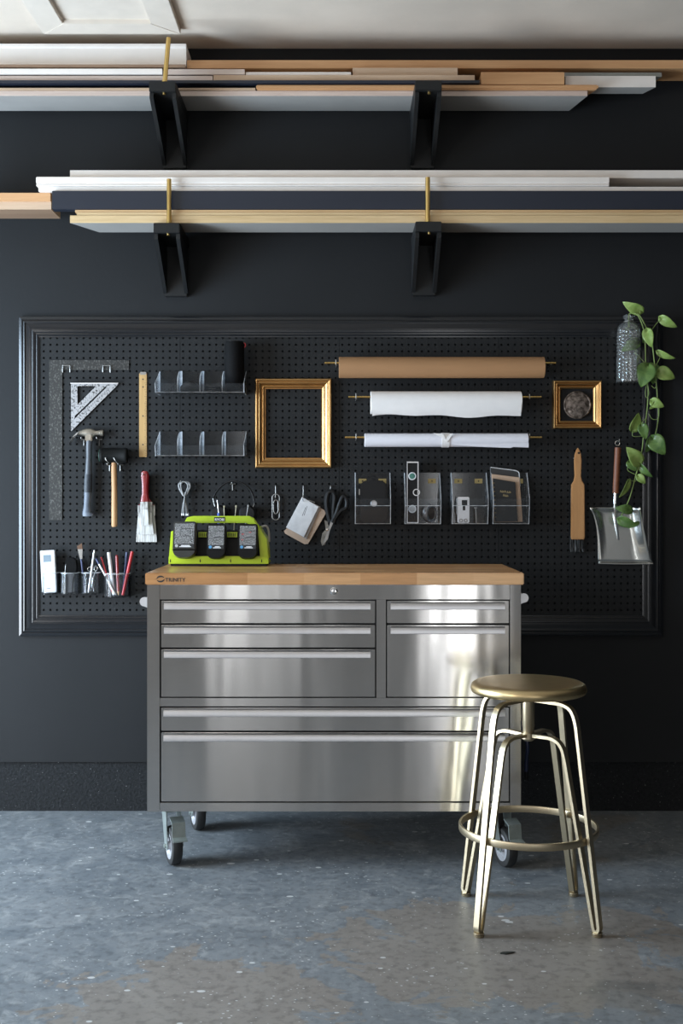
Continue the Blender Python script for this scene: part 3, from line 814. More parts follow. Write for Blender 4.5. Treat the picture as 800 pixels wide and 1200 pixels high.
# ------------------------------------------------------------------ gold frames
def gold_frame(label, px0, px1, py0, py1, name, wid, hgt):
    x0, x1, z0, z1 = X(px0, PD+.015), X(px1, PD+.015), Z(py1, PD+.015), Z(py0, PD+.015)
    t = thing(name, label, 'frame', ((x0+x1)/2, -PD-.002, z0), 'gold frames on the pegboard')
    W_ = wid
    pr = [(0, .0)]+[(0, hgt*.75)]+[(W_*a, hgt*b) for a, b in ((.04, .9), (.10, .98), (.18, 1.0), (.26, .96), (.30, .84), (.34, .80), (.44, .86), (.54, .80), (.66, .62), (.74, .52), (.77, .58), (.84, .60), (.90, .54), (.92, .44), (1.0, .38))]+[(W_, .0)]
    frame_sides(t, pr, x0, x1, z0, z1, GOLDFR, 'frame_rail', PD+.001)
    return t, (x0+W_, x1-W_, z0+W_, z1-W_), (x0, x1, z0, z1)
gf, inn, out = gold_frame('large empty gold picture frame hanging left of the paper rolls', 299, 388.5, 443.5, 548.5, 'picture_frame', .036, .024)
lip = MB(); e = .003
lip.ringprism([(inn[0]-.004, inn[2]-.004), (inn[1]+.004, inn[2]-.004), (inn[1]+.004, inn[3]+.004), (inn[0]-.004, inn[3]+.004)], [(inn[0]+e, inn[2]+e), (inn[1]-e, inn[2]+e), (inn[1]-e, inn[3]-e), (inn[0]+e, inn[3]-e)], -PD-.008, -PD-.003)
part(gf, 'inner_lip', lip, GOLDDK, label='dark worn inner lip')
sf, inn, out = gold_frame('small square gold frame holding a round relief medallion', 647.5, 704.5, 446, 502.5, 'medallion_frame', .030, .028)
part(sf, 'backing', MB().box(inn[0]-.006, inn[1]+.006, -PD-.004, -PD-.0012, inn[2]-.006, inn[3]+.006), mat('black velvet', (.008, .008, .009), .9), label='black backing')
mc = P(676.5, 474.5, PD+.015)
part(sf, 'medallion', MB().lathe([(.001, -.002), (.049, -.002), (.053, -.005), (.053, -.010), (.049, -.0125), (.046, -.011), (.03, -.0145), (.001, -.016)], (mc.x, -PD-.0025, mc.z), 40, 'y'), MEDAL, label='round silver grey relief medallion')
rl = MB()
for k in range(16):
    a = rnd.uniform(0, 6.28); rr_ = rnd.uniform(.004, .036); c = Vector((mc.x+rr_*math.cos(a), -PD-.0165, mc.z+rr_*math.sin(a)))
    rl.lathe([(.0005, -.0012), (rnd.uniform(.004, .007), -.0004), (rnd.uniform(.008, .012), .002)], c, 14, 'y')
part(sf.children[-1], 'relief', rl, MEDAL)

# ------------------------------------------------------------------ paper rolls on brass rods
def rod(label, px0, px1, py, d):
    a, c = P(px0, py, d), P(px1, py, d); b = MB()
    n = int((c.x-a.x)/.006); pts = []; rs = []
    for k in range(n+1):
        pts.append(a.lerp(c, k/n)); rs.append(.0042 if k % 2 else .0032)
    b.tube(pts, rs, 8)
    return solo('brass_rod', label, 'rod', b, BRASS, 'brass rods carrying the paper rolls')
def roll(name, label, px0, px1, pyc, r, d, m, flap=None, ri=None):
    x0, x1 = X(px0, d), X(px1, d); zc = Z(pyc, d)
    t = thing(name, label, 'paper roll', ((x0+x1)/2, -d, zc-r), 'paper rolls on the pegboard')
    ri = ri or r*.62
    prof_ = [(ri, x0), (r-.001, x0), (r, x0+.001), (r, x1-.001), (r-.001, x1), (ri, x1), (ri, x0)]
    part(t, 'roll', MB().lathe(prof_, (0, -d, zc), 40, 'x'), m)
    return t, x0, x1, zc
dr = .075
kr, x0, x1, zc = roll('paper_roll', 'brown kraft paper roll, topmost of three on the pegboard', 397, 637, 430.7, .0398, dr, KRAFT, ri=.024)
rod('brass rod through the brown kraft paper roll', 380, 651, 425.3, dr)
wr, x0, x1, zc = roll('paper_roll', 'thick white paper roll, middle of three on the pegboard', 434, 610, 472, .043, dr, PAPER, ri=.029)
fl = MB(); pts = []
for k in range(25):
    a = k/24; xx = x0+.006+(x1-x0-.010)*a
    sag = .004*math.sin(a*7)+.003*math.sin(a*17)
    pts.append((xx, sag))
r0 = [(xx, -dr-.0436, zc-.004) for xx, s in pts]; r1 = [(xx, -dr-.0415, zc-.026) for xx, s in pts]; r2 = [(xx, -dr-.032, zc-.044) for xx, s in pts]; r3 = [(xx, -dr-.026, zc-.0515+s) for xx, s in pts]
r4 = [(xx, -dr-.025, zc-.0515+s) for xx, s in pts]; r5 = [(xx, -dr-.030, zc-.0435) for xx, s in pts]; r6 = [(xx, -dr-.0405, zc-.026) for xx, s in pts]; r7 = [(xx, -dr-.0430, zc-.004) for xx, s in pts]
fl.loft([[q[i] for q in (r0, r1, r2, r3, r4, r5, r6, r7)] for i in range(25)])
part(wr, 'loose_edge', fl, PAPER)
rod('brass rod through the thick white paper roll', 408, 634, 465.2, dr)
tr, x0, x1, zc = roll('paper_roll', 'thin white paper roll with a tied band, lowest of three on the pegboard', 427, 618, 515.8, .0255, dr, PAPERB, ri=.016)
rod('brass rod through the thin white paper roll', 404, 635, 512.5, dr)
bd = MB(); xa, xb_ = X(517, dr), X(526, dr)
bd.lathe([(.0258, xa), (.0275, xa), (.0275, xb_), (.0258, xb_), (.0258, xa)], (0, -dr, zc), 32, 'x')
bd.prism([(X(507, dr), zc+.025), (X(518, dr), zc+.022), (X(523, dr), zc-.006), (X(517, dr), zc+.008)], -dr-.0285, -dr-.0275, 'y')
bd.prism([(X(526, dr), zc+.024), (X(530, dr), zc+.023), (X(523, dr), zc-.01), (X(521, dr), zc-.008)], -dr-.029, -dr-.0275, 'y')
part(tr, 'paper_band', bd, PAPER)
fl = MB(); fl.prism([(X(530, dr), zc-.018), (X(560, dr), zc-.026), (X(597, dr), zc-.0305), (X(600, dr), zc-.027), (X(618, dr), zc-.029), (X(618, dr), zc-.012), (X(530, dr), zc-.014)], -dr-.024, -dr-.0232, 'y')
part(tr, 'loose_edge', fl, PAPERB)
for lab, px, py, up in (('steel peg hook at the left of the kraft roll', 393.5, 426.5, .020), ('steel peg hook at the right of the kraft roll', 645, 426.5, .004),
                    ('steel peg hook at the left of the thick white roll', 417, 466.5, .022), ('steel peg hook at the right of the thick white roll', 620, 466.5, .020),
                    ('steel peg hook at the left of the thin white roll', 417, 513.6, .022), ('steel peg hook at the right of the thin white roll', 620, 513.6, .022)):
    z = Z(py, dr)-.0052; x = X(px, dr); b = MB()
    b.tube(smooth([(x, -PD+.004, z), (x, -dr-.004, z), (x, -dr-.0085, z+.004), (x, -dr-.0085, z+up)], 4), .0019, 8)
    solo('peg_hook', lab, 'hook', b, PALESTEEL, HOOKG)

# ------------------------------------------------------------------ square acrylic bins and what is in them
def square_bin(label, px0, px1, first=None):
    x0, x1 = X(px0, PD), X(px1, PD); zt, zb = Z(554, PD), Z(614, PD+.04); zl = Z(584.5, PD+.075)
    t = thing('acrylic_bin', label, 'acrylic bin', ((x0+x1)/2, -PD-.001, zb), 'small square acrylic bins')
    y0 = -PD-.001; y1 = -PD-.075; th = .003
    b = MB(); b.prism([(x0+th, zb), (x1-th, zb), (x1-th, zt), (x0+th, zt)], y0-th, y0, 'y', 0, 1); part(t, 'back_panel', b, AM)
    b = MB(); b.prism([(x0+th, y0-th), (x1-th, y0-th), (x1-th, y1+.018), (x0+th, y1+.018)], zb, zb+th, 'z', 0, 1); part(t, 'bottom', b, AM)
    b = MB(); zs = zl-.026
    for xa, xz in (((x0+th), (x1-th)),):
        b.loft([[(xx, y1+.018, zb), (xx, y1+.021, zb), (xx, y1+.006, zs), (xx, y1+.004, zl), (xx, y1, zl), (xx, y1+.002, zs)] for xx in (xa, xz)])
    for f in b.bm.faces:
        if abs(f.normal.z) > .85 or abs(f.normal.x) > .9: f.material_index = 1
    part(t, 'front_panel', b, AM)
    b = MB(); b.prism([(x0+th, zs-.001), (x1-th, zs-.001), (x1-th, zs+.001), (x0+th, zs+.001)], y1+.0005, y1+.002, 'y', 1, 1); part(t, 'front_ridge', b, AM)
    for xe in (x0, x1-th):
        b = MB(); plate(b, [(y0, zb), (y0, zt), (y0-.012, zt), (y1, zl), (y1+.002, zs), (y1+.018, zb)], xe, xe+th, 'x'); part(t, 'side_panel', b, AM)
    for xm in (x0+.03, x1-.03):
        hp = part(t, 'hanger_plate', MB().box(xm-.015, xm+.015, y0-th-.002, y0-th-.0002, Z(566.5, PD), Z(561, PD), .0008), mat('dull brass plate', (.34, .27, .12), .45, .8), label='dull brass hanger plate')
        part(hp, 'screw', MB().cyl((xm, y0-th-.0034, Z(563.8, PD)), (xm, y0-th-.002, Z(563.8, PD)), .003, n=10), BLACK)
    return t, x0, x1, zb
B1 = square_bin('small clear acrylic bin holding a black tape measure', 415.5, 457)
B2 = square_bin('small clear acrylic bin holding a spirit level', 473, 515)
B3 = square_bin('small clear acrylic bin holding a small silver plate', 527.5, 569.5)
B4 = square_bin('small clear acrylic bin holding upright notebooks', 574.5, 617)
# tape measure / case
t, x0, x1, zb = B1; xc = (x0+x1)/2+.004
tm = thing('tape_measure', 'black rounded tape measure with a round silver badge', 'tape measure', (xc, -PD-.03, zb+.0035))
rr_ = rrect(xc-.052, xc+.05, zb+.0035, zb+.165, .028, 6)
part(tm, 'case', MB().prism(rr_, -PD-.046, -PD-.010, 'y', bev=.006), mat('black rubber case', (.006, .006, .007), .4, spec=.3))
bz = zb+.108; bz = Z(590, .07)
part(tm, 'badge', MB().lathe([(.001, 0), (.0105, 0), (.0125, -.0015), (.011, -.003), (.0085, -.0024), (.001, -.0024)], (xc, -PD-.046, bz), 24, 'y'), ALU, label='round silver badge')
part(tm, 'tape_hook', MB().box(xc-.057, xc-.052, -PD-.036, -PD-.022, Z(580, .05), Z(573, .05), .001), PALESTEEL)
# spirit level
t, x0, x1, zb = B2; d = PD+.032
lv = thing('spirit_level', 'black torpedo level with silver edges standing in its bin', 'level', (x0+.025, -d, zb+.0035))
lx0, lx1 = X(476.5, d), X(490, d); lt = Z(541, d)
fr = MB().ringprism([(lx0, zb+.0035), (lx1, zb+.0035), (lx1, lt), (lx0, lt)], [(lx0+.0025, zb+.0035+.003), (lx1-.0035, zb+.0035+.003), (lx1-.0035, lt-.005), (lx0+.0025, lt-.005)], -d-.010, -d+.010)
part(lv, 'edge_frame', fr, ALU, label='silver metal edges')
part(lv, 'body', MB().box(lx0+.0025, lx1-.0035, -d-.007, -d+.007, zb+.006, lt-.005), BLACK)
for py in (558, 596.5):
    c = P(483, py, d+.01)
    v_ = part(lv, 'vial_window', MB().torus((c.x, -d-.0085, c.z), .0128, .0026, 'y', 28), WHITEPL, label='white ringed vial window')
    part(v_, 'vial', MB().lathe([(.001, 0), (.0105, 0), (.0105, -.0035), (.001, -.0045)], (c.x, -d-.007, c.z), 20, 'y'), VIAL if py < 570 else GREYLT)
c = P(489, 577, d+.01)
part(lv, 'notch', MB().lathe([(.010, -.001), (.0135, -.001), (.0135, -.003), (.010, -.003), (.010, -.001)], (c.x-.004, -d-.007, c.z), 24, 'y'), ALU, label='silver half round notch')
# chrome ring tape beside
c = P(503.5, 597, .055)
rt = thing('chrome_ring_tool', 'shiny chrome ring tool beside the spirit level', 'tool', (c.x, c.y, zb+.0035))
m_ = Matrix.Rotation(R(48), 3, 'Z')
part(rt, 'ring', MB().lathe([(.024, -.009), (.033, -.009), (.035, 0), (.033, .009), (.024, .009), (.022, 0), (.024, -.009)], (c.x, c.y, zb+.04), 36, 'y', m_), ALU)
part(rt, 'core', MB().lathe([(.001, -.006), (.0225, -.006), (.0225, .006), (.001, .006)], (c.x, c.y, zb+.04), 24, 'y', m_), BLACK)
# silver plate with a notch
t, x0, x1, zb = B3; d = PD+.035
sp_ = thing('latch_plate', 'small silver metal plate with a dark notch in its bin', 'latch', (X(542, d), -d, Z(604.5, d)))
o_ = rrect(X(535.5, d), X(549.5, d), zb+.0035, Z(582, d), .004)
b = MB(); pxs = pxpoly([(535.5, 604.5), (535.5, 582.3), (549.5, 582.3), (549.5, 604.5), (544.5, 604.5), (544.5, 594), (541, 594), (541, 604.5)], d)
b.box(X(535.5, d), X(549.5, d), -d-.012, -d, zb+.0035, Z(582.3, d), .003)
part(sp_, 'plate', b, ALU)
part(sp_, 'slot', MB().box(X(540.5, d), X(547, d), -d-.0126, -d-.0122, Z(592, d), Z(586, d)).box(X(541.6, d), X(544.6, d), -d-.0126, -d-.0122, Z(598, d), Z(592, d)), BLACK, label='dark notch')
part(sp_, 'edge_grip', MB().box(X(534.3, d), X(536.2, d), -d-.010, -d-.003, Z(603, d), Z(584, d), .001), GREYLT)
d = PD+.05
b = MB()
for px in (540, 545.5): b.torus((X(px, d), -d, Z(610, d)), .0055, .0018, 'y', 16)
solo('key_ring', 'pair of small joined rings lying in front of the silver plate', 'ring', b, GREYLT)
solo('small_screw', 'small grey screw standing right of the silver plate', 'screw', MB().cyl((X(558.5, d), -d+.01, zb+.0035), (X(557.5, d), -d+.006, Z(596, d)), .003, .0024, 10).cyl((X(557.5, d), -d+.006, Z(596, d)), (X(557.4, d), -d+.006, Z(594.5, d)), .006, n=10), GREYLT)
# notebooks
t, x0, x1, zb = B4
def notebook(label, pts, y, th, m, name='notebook', inner=None):
    pts = [(p[0], max(p[1], B4[3]+.0038)) for p in pts]
    b = MB().prism(pts, -y-th, -y, 'y', cap=0, side=1, bev=.001)
    t_ = thing(name, label, 'notebook', (sum(p[0] for p in pts)/len(pts), -y, min(p[1] for p in pts)), 'notebooks in the right acrylic bin')
    part(t_, 'cover', b, m if isinstance(m, list) else [m, m]); return t_
d = PD+.03
def npx(pts, d): return pxpoly(pts, d)
n1 = notebook('white edged notebook at the back of the right acrylic bin', npx([(578.5, 612.5), (574.5, 547.5), (605, 552), (608.5, 554.5), (612, 612.5)], PD+.02), PD+.008, .006, [mat('dark grey cover', (.03, .03, .03), .4), WHITEPL])
part(n1, 'page_edge', MB().tube(smooth([P(574.6, 547.6, PD+.014), P(590, 549.6, PD+.014), P(603.5, 551.4, PD+.014), P(607.6, 553.6, PD+.014), P(608.4, 558.5, PD+.014), P(609.2, 570, PD+.014)], 5), .0019, 8), WHITEPL, label='white page edge')
n2 = notebook('tan card notebook between black and white ones in the acrylic bin', npx([(578.5, 612.2), (576, 555.5), (608.5, 559.5), (612.3, 611.5)], PD+.03), PD+.019, .010, mat('tan notebook card', (.52, .36, .25), .6))
n3 = notebook('black notebook with gold lettering, frontmost in the right acrylic bin', npx([(580, 611.5), (577.5, 560.5), (603.5, 565), (606.5, 611)], PD+.04), PD+.033, .008, mat('black notebook cover', (.014, .014, .014), .5))
gl = MB()
d = PD+.043
for i, (px, py) in enumerate(((586, 576), (588.5, 576.3), (591, 576.2), (594, 577), (596.5, 577), (589.5, 580.5), (591.5, 581), (593.5, 581.2))):
    gl.tube(smooth([(X(px, d), -PD-.0414, Z(py+1.2, d)), (X(px+.6, d), -PD-.0414, Z(py-1.6, d)), (X(px+1.3, d), -PD-.0414, Z(py+.9, d)), (X(px+2, d), -PD-.0414, Z(py-.3, d))], 3), .0006, 5)
part(n3, 'lettering', gl, GOLDINK, label='gold script lettering')
sp2 = MB()
for k in range(9):
    py = 566+k*5; sp2.torus((X(578.3+k*.25, PD+.04), -PD-.037, Z(py, PD+.04)), .0045, .0011, 'z', 14, 6)
part(n3, 'spiral_binding', sp2, BRASS)

# ------------------------------------------------------------------ hanging small tools
# bundled grey cord
d = PD+.018
b = MB()
def lp(pts, r=.0022): b.tube(smooth([P(px, py, d+dd) for px, py, dd in pts], 5), r, 8)
for s, o_ in ((1, 0), (-1, .005), (.6, .009), (-.7, -.004)):
    lp([(216-s*1.5, 581, o_), (216-s*6, 573, o_), (216-s*6.5, 567, o_), (216-s*2, 564.5, o_), (216+s*4, 566, o_), (216+s*6.5, 570, o_), (216+s*3, 577, o_), (216, 582, o_)])
for px, o_ in ((213.2, 0), (215.2, .006), (218.5, .003), (220.2, -.002)):
    lp([(216.3, 577, o_), (216.2, 583, o_), (px*.6+216*.4, 592, o_), (px, 602, o_)])
cb_ = thing('grey_cord', 'bundled pale grey cord hanging from a hook above the charger', 'cord', (X(216, d), -d, Z(603, d)))
part(cb_, 'cord', b, GREYCORD)
for px in (213.2, 215.2, 218.5, 220.2):
    part(cb_, 'end_tip', MB().cyl(P(px, 601.5, d), P(px, 604.2, d), .0032, n=10), WHITEPL)
hook('steel peg hook holding the bundled grey cord', 213, 565, .04, .004)

# ear muffs / headband
d = PD+.03
hd = thing('ear_protectors', 'black headband ear protectors hanging behind the green charger', 'ear protectors', (X(274, d), -d, Z(612, d)))
arc = [P(249.5, 584, d), P(254, 575.5, d), P(262, 567.5, d), P(271, 564.2, d), P(281, 565.5, d), P(291, 571.5, d), P(296, 580, d), P(298, 590, d)]
part(hd, 'headband', MB().tube(smooth(arc, 5), .0042, 10), GLOSSBLK)
for px, s in ((256.5, -1), (290, 1)):
    c = P(px, 602, d)
    cup = part(hd, 'ear_cup', MB().lathe([(.001, -.018), (.026, -.016), (.033, -.006), (.033, .008), (.027, .014), (.001, .014)], c, 28, 'y'), BLACK)
    part(cup, 'cushion', MB().torus((c.x, c.y+.012, c.z), .025, .007, 'y', 28), DKRUB)
    e_ = arc[0] if s < 0 else arc[-1]
    part(hd, 'wire_arm', MB().tube(smooth([e_, (e_+c)/2+Vector((s*.004, -.006, 0)), c+Vector((0, -.016, .012))], 4), .0018, 8), PALESTEEL)
hook('steel peg hook under the black headband', 272.5, 567.2, .035, .006, True)
zTop_ = Z(671.5, .72)      # top of the chest
for i, (a0, a1, lab) in enumerate((((262.5, 594.5, 'n'), (265, 617, 'n'), 'thin brass pick standing behind the charger, leftmost'),
                                   ((276.5, 594, 'n'), (272.5, 618, 'n'), 'thin brass pick standing behind the middle of the charger'),
                                   ((290.5, 593.5, 'n'), (283, 612, 'n'), 'thin steel pick leaning behind the right of the charger'))):
    dd = .2285
    pts = [P(a0[0], a0[1], dd), P(a1[0], a1[1], dd)]; pts[1].z = zTop_+.0018
    solo('cable_tie', lab.replace('brass pick', 'pale cable tie').replace('steel pick', 'grey cable tie'), 'cable tie', MB().tube(smooth([pts[0], (pts[0]+pts[1])/2+Vector((-.003, 0, 0)), pts[1]], 4), .0016, 8).box(pts[0].x-.003, pts[0].x+.003, -dd-.003, -dd+.003, pts[0].z-.002, pts[0].z+.006, .001), [mat('pale tie plastic', (.52, .47, .33), .5), GREYLT][i == 2], 'cable ties behind the charger')
dd = .2285
solo('screwdriver', 'thin steel screwdriver with blue collar behind the charger', 'screwdriver', MB().cyl(P(254.5, 586, dd), P(256.3, 602, dd), .0022, n=8).cyl(P(256.2, 601, dd), Vector((P(257, 612, dd).x, -dd, zTop_+.0005)), .005, n=10), [ALU, BLUEMK])
bpy.data.objects['screwdriver'].data.polygons.foreach_set('material_index', [1 if p.center.z < Z(601, dd)-bpy.data.objects['screwdriver'].location.z else 0 for p in bpy.data.objects['screwdriver'].data.polygons])

# big paper clip
d = PD+.008
b = MB()
def oval(px0, px1, py0, py1, open_=None, n=10):
    r = (px1-px0)/2; c = (px0+px1)/2; out_ = []
    for k in range(n+1): a = math.pi*k/n; out_.append((c+r*math.cos(a), py0+r-r*math.sin(a)))
    for k in range(n+1): a = math.pi*k/n; out_.append((c-r*math.cos(a), py1-r+r*math.sin(a)))
    return out_
ov = oval(318.9, 327.3, 579, 609.3); b.tube([P(p[0], p[1], d) for p in ov+ov[:1]], .0018, 8)
iv = [(320.5, 598.5)]+[(320.5, 590)]+oval(320.6, 325.8, 586, 602)[10:11]+[(320.8, 588), (323.2, 586), (325.6, 588), (325.8, 599)]
b.tube(smooth([P(p[0], p[1], d+.004) for p in ((320.4, 590), (320.6, 588), (323.1, 585.8), (325.6, 588), (325.7, 594), (325.7, 599), (323.1, 602.2), (320.6, 599), (320.4, 591))], 4), .0019, 8)
solo('paper_clip', 'oversized silver paper clip hanging on a hook', 'paper clip', b, PALESTEEL)
def long_hook(label, px, py0, py1):
    x = X(px, PD); b = MB(); z0, z1 = Z(py0, PD), Z(py1, PD+.02)
    b.tube(smooth([(x, -PD+.004, z0-.004), (x, -PD-.004, z0-.002), (x, -PD-.006, z0-.008), (x, -PD-.007, z1), (x, -PD-.02, z1-.005), (x, -PD-.024, z1+.004)], 4), .0019, 8)
    return solo('peg_hook', label, 'hook', b, PALESTEEL, HOOKG)
long_hook('long steel peg hook holding the paper clip', 323, 568.5, 582)
long_hook('long steel peg hook holding the card deck', 355.3, 568.5, 582)
long_hook('long steel peg hook holding the black shears', 387.2, 569, 576)

# swatch deck on a ring
d = PD+.02
sw = thing('swatch_deck', 'deck of silver and tan sample cards hanging from a ring', 'swatch cards', (X(360, d), -d, Z(637, d)))
tan = npx([(336, 619), (332.5, 622.5), (334, 625.5), (357, 638), (361, 637.5), (381.8, 601.5), (380, 598), (357, 584)], d)
part(sw, 'card', MB().prism(tan, -PD-.014, -PD-.010, 'y', bev=.001), TANCARD, label='tan bottom card')
mid = npx([(338, 619), (359, 632), (375.5, 594), (355, 583.5)], d)
part(sw, 'card', MB().prism(mid, -PD-.019, -PD-.0145, 'y', bev=.001), mat('grey brown card', (.28, .25, .23), .5), label='grey brown middle cards')
top = npx([(335, 618), (356, 629.3), (373.3, 593.8), (353.8, 582.3)], d)
tc_ = part(sw, 'card', MB().prism(top, -PD-.023, -PD-.0195, 'y', bev=.001), mat('pale silver card', (.62, .63, .65), .35, .2), label='pale silver top card')
mk = MB()
for off in (0, 2.2): mk.tube([P(354+off, 604.5+off*.3-(1 if off else 0), d+.0215), P(358+off*.8, 594.5-(2 if off else 0)+off*.3, d+.0215)], .0008, 5)
part(tc_, 'print', mk, MARKS)
part(sw, 'ring', MB().torus(P(354.8, 585, d+.004), .007, .0013, 'x', 20), CHROME)
part(sw, 'tab', MB().tube([P(361, 586, d), P(368.5, 588.5, d), P(367, 591, d)], .0014, 6), PALESTEEL)

# shears
d = PD+.02
sh = thing('garden_shears', 'black handled shears with short silver blades hanging open end down', 'shears', (X(386, d), -d, Z(640, d)))
g1 = smooth([P(px, py, d) for px, py in ((387, 612), (384, 600), (382.5, 588), (384.5, 578), (389, 576.5), (392, 582), (391, 594), (390, 611))], 5)
g2 = smooth([P(px, py, d+.012) for px, py in ((389, 612), (394, 602), (398, 590), (402, 582), (406, 586), (405.5, 595), (399, 599), (393, 607), (390.5, 613))], 5)
part(sh, 'handle', MB().tube(g1, .0098, 10), BLACK); part(sh, 'handle', MB().tube(g2, .0085, 10), BLACK)
part(sh, 'blade', MB().prism(npx([(380, 609.5), (383.5, 611), (386, 621), (381, 638), (377.3, 639.7), (375.7, 634), (377.5, 625), (381.5, 620.5)], d), -PD-.024, -PD-.019, 'y', bev=.001), STEELDK)
part(sh, 'blade', MB().prism(npx([(391, 611), (387.5, 610.5), (384, 621), (377.8, 639.2), (384, 632), (386.3, 622)], d), -PD-.031, -PD-.025, 'y', bev=.001), mat('dull blade steel', (.33, .33, .33), .35, .9))
part(sh, 'pivot', MB().lathe([(.001, 0), (.006, 0), (.005, -.003), (.001, -.004)], (X(383.5, d), -PD-.031, Z(620.5, d)), 16, 'y'), CHROME)

# ------------------------------------------------------------------ wooden hearth brush and dustpan
d = PD+.02
br = thing('hand_brush', 'wooden hand brush with dark bristles, hanging bristles down', 'brush', (X(676, d), -d, Z(646, d)))
half = [(0, 525), (1.6, 527.5), (3.4, 532), (4.2, 540), (3.8, 550), (3.5, 558), (4.6, 563.5), (7.4, 568), (7.6, 575), (7.9, 629), (7.0, 632)]
c = 676.3
poly = [(c+a*1.0, b_) for a, b_ in half]+[(c-a*1.0, b_) for a, b_ in half[::-1][:-1]]
part(br, 'handle', MB().prism(npx(poly, d), -PD-.036, -PD-.018, 'y', bev=.003), BRUSHW)
part(br, 'hang_hole', MB().lathe([(.001, 0), (.0042, 0), (.0042, -.0006), (.001, -.0006)], (X(677, d), -PD-.036, Z(531, d)), 16, 'y'), BLACK)
bs = MB()
for k in range(70):
    px = c-8.5+17*rnd.random(); yy = -PD-.004-.012*rnd.random(); L = 645+rnd.uniform(-3, 2.5)
    bs.tube([(X(px*.9+c*.1, d), yy, Z(628, d)), (X(px, d), yy-.004*rnd.random(), Z(L, d))], .0012, 4)
bs.box(X(669.5, d), X(683.5, d), -PD-.0175, -PD-.003, Z(630, d), Z(572, d))
part(br, 'bristles', bs, BRISTLED)
hook('steel peg hook behind the wooden hand brush', 671.5, 537.5, .012, .002, False)

d = PD+.03
dp = thing('dustpan', 'polished steel dustpan with brown leather wrapped handle', 'dustpan', (X(728, d), -d, Z(661, d)))
NU, NV = 16, 14
V = []
lefte = [(690.6, 594.8), (695, 603), (698.3, 616), (699.8, 630), (700.2, 645), (700.6, 660)]
righte = [(749.8, 594.8), (751.6, 604), (753.6, 617), (757, 632), (761, 647), (765, 660.5)]
def interp(L, t):
    s = t*(len(L)-1); i = min(int(s), len(L)-2); f = s-i
    return L[i][0]*(1-f)+L[i+1][0]*f, L[i][1]*(1-f)+L[i+1][1]*f
bm_ = bmesh.new(); grid = []
for j in range(NV+1):
    v = j/NV; row = []
    l, r_ = interp(lefte, v), interp(righte, v)
    for i in range(NU+1):
        u = i/NU
        px = l[0]*(1-u)+r_[0]*u; py = l[1]*(1-u)+r_[1]*u
        side = 1-.999*v
        wl_, wr_ = .06+.10*(1-v), .30-.12*(1-v)*1.2
        dep = 0
        if u < wl_: dep = (1-u/wl_)*.020*side
        if u > 1-wr_: dep = ((u-(1-wr_))/wr_)*.055*(1-.85*v)
        if v < .08: dep = max(dep, (1-v/.08)*.014)
        dd = PD+.010+dep
        row.append(bm_.verts.new(P(px, py, dd)))
    grid.append(row)
for j in range(NV):
    for i in range(NU): bm_.faces.new((grid[j][i], grid[j+1][i], grid[j+1][i+1], grid[j][i+1]))
bmesh.ops.recalc_face_normals(bm_, faces=bm_.faces)
mb_ = MB(); mb_.bm.free(); mb_.bm = bm_
pan = part(dp, 'pan', mb_, mat('polished steel', (.80, .80, .76), .24, 1.0, var=.05, scale=20), angle=60)
sm = pan.modifiers.new('thickness', 'SOLIDIFY'); sm.thickness = .0016; sm.offset = 0
part(pan, 'rolled_rim', MB().tube(smooth([P(765, 660.5, PD+.018), P(733, 661, PD+.012), P(700.6, 660.3, PD+.012)], 4), .0022, 8), CHROME)
part(dp, 'neck', MB().tube(smooth([P(721, 578, PD+.03), P(720.5, 592, PD+.03), P(721.5, 604, PD+.026), P(723, 620, PD+.018), P(724.6, 633, PD+.0125)], 5), [.0095*(1-k/21*.75) for k in range(21)], 12), CHROME)
gp = [P(723.6, 524.5, PD+.03), P(722.6, 545, PD+.032), P(721, 578, PD+.03)]
part(dp, 'grip', MB().tube([gp[0].lerp(gp[2], k/24)+Vector((0, -.002, 0)) for k in range(25)], [(.0115+.0008*(k % 2) if 15 < k < 23 else .0118) for k in range(25)], 14), LEATHER, label='brown leather wrapped grip')
part(dp, 'hang_loop', MB().torus(P(723.3, 519.5, PD+.03), .0088, .0026, 'y', 20), CHROME)
hook('steel peg hook through the loop of the dustpan', 722.5, 517.8, .04, .008, False)

# ------------------------------------------------------------------ glass bottle and trailing vine
d = PD+.052
bc = P(736.5, 448, d); bh = Z(370, d)-bc.z; br_ = .0462
def bottle_r(a, h):
    t_ = h/bh
    if t_ < .72: r = br_
    elif t_ < .90:
        q = (t_-.72)/.18; r = .0155+(br_-.0155)*math.sqrt(max(0, 1-q**1.9))
    else: r = .0155
    if .95 < t_ : r = .021
    return r
bt = thing('glass_bottle', 'clear pressed glass bottle with diamond pattern holding the vine', 'bottle', (bc.x, bc.y, bc.z))
bmB = bmesh.new(); NA, NH = 128, 152; rings = []
for j in range(NH+1):
    h_ = bh*j/NH; ring = []
    for k in range(NA):
        a = 2*math.pi*k/NA; r = bottle_r(a, h_)
        if .04 < h_/bh < .80:
            ta = abs((k % 8)-4)/4.0; th_ = abs((j % 8)-4)/4.0
            if h_/bh > .36: r -= .0046*(1-min(ta, th_))
            else: r -= .0042*(1-ta)*(.75+.25*th_)
        ring.append((bc.x+r*math.cos(a), bc.y+r*math.sin(a), bc.z+h_))
    rings.append(ring)
inner = []
for j in range(NH, 1, -1):
    h_ = bh*j/NH; ring = []
    for k in range(NA):
        a = 2*math.pi*k/NA; r = max(.009, bottle_r(a, h_)-.0065)
        ring.append((bc.x+r*math.cos(a), bc.y+r*math.sin(a), bc.z+h_))
    inner.append(ring)
part(bt, 'body', MB().loft(rings+inner), M_GLASS, angle=24)
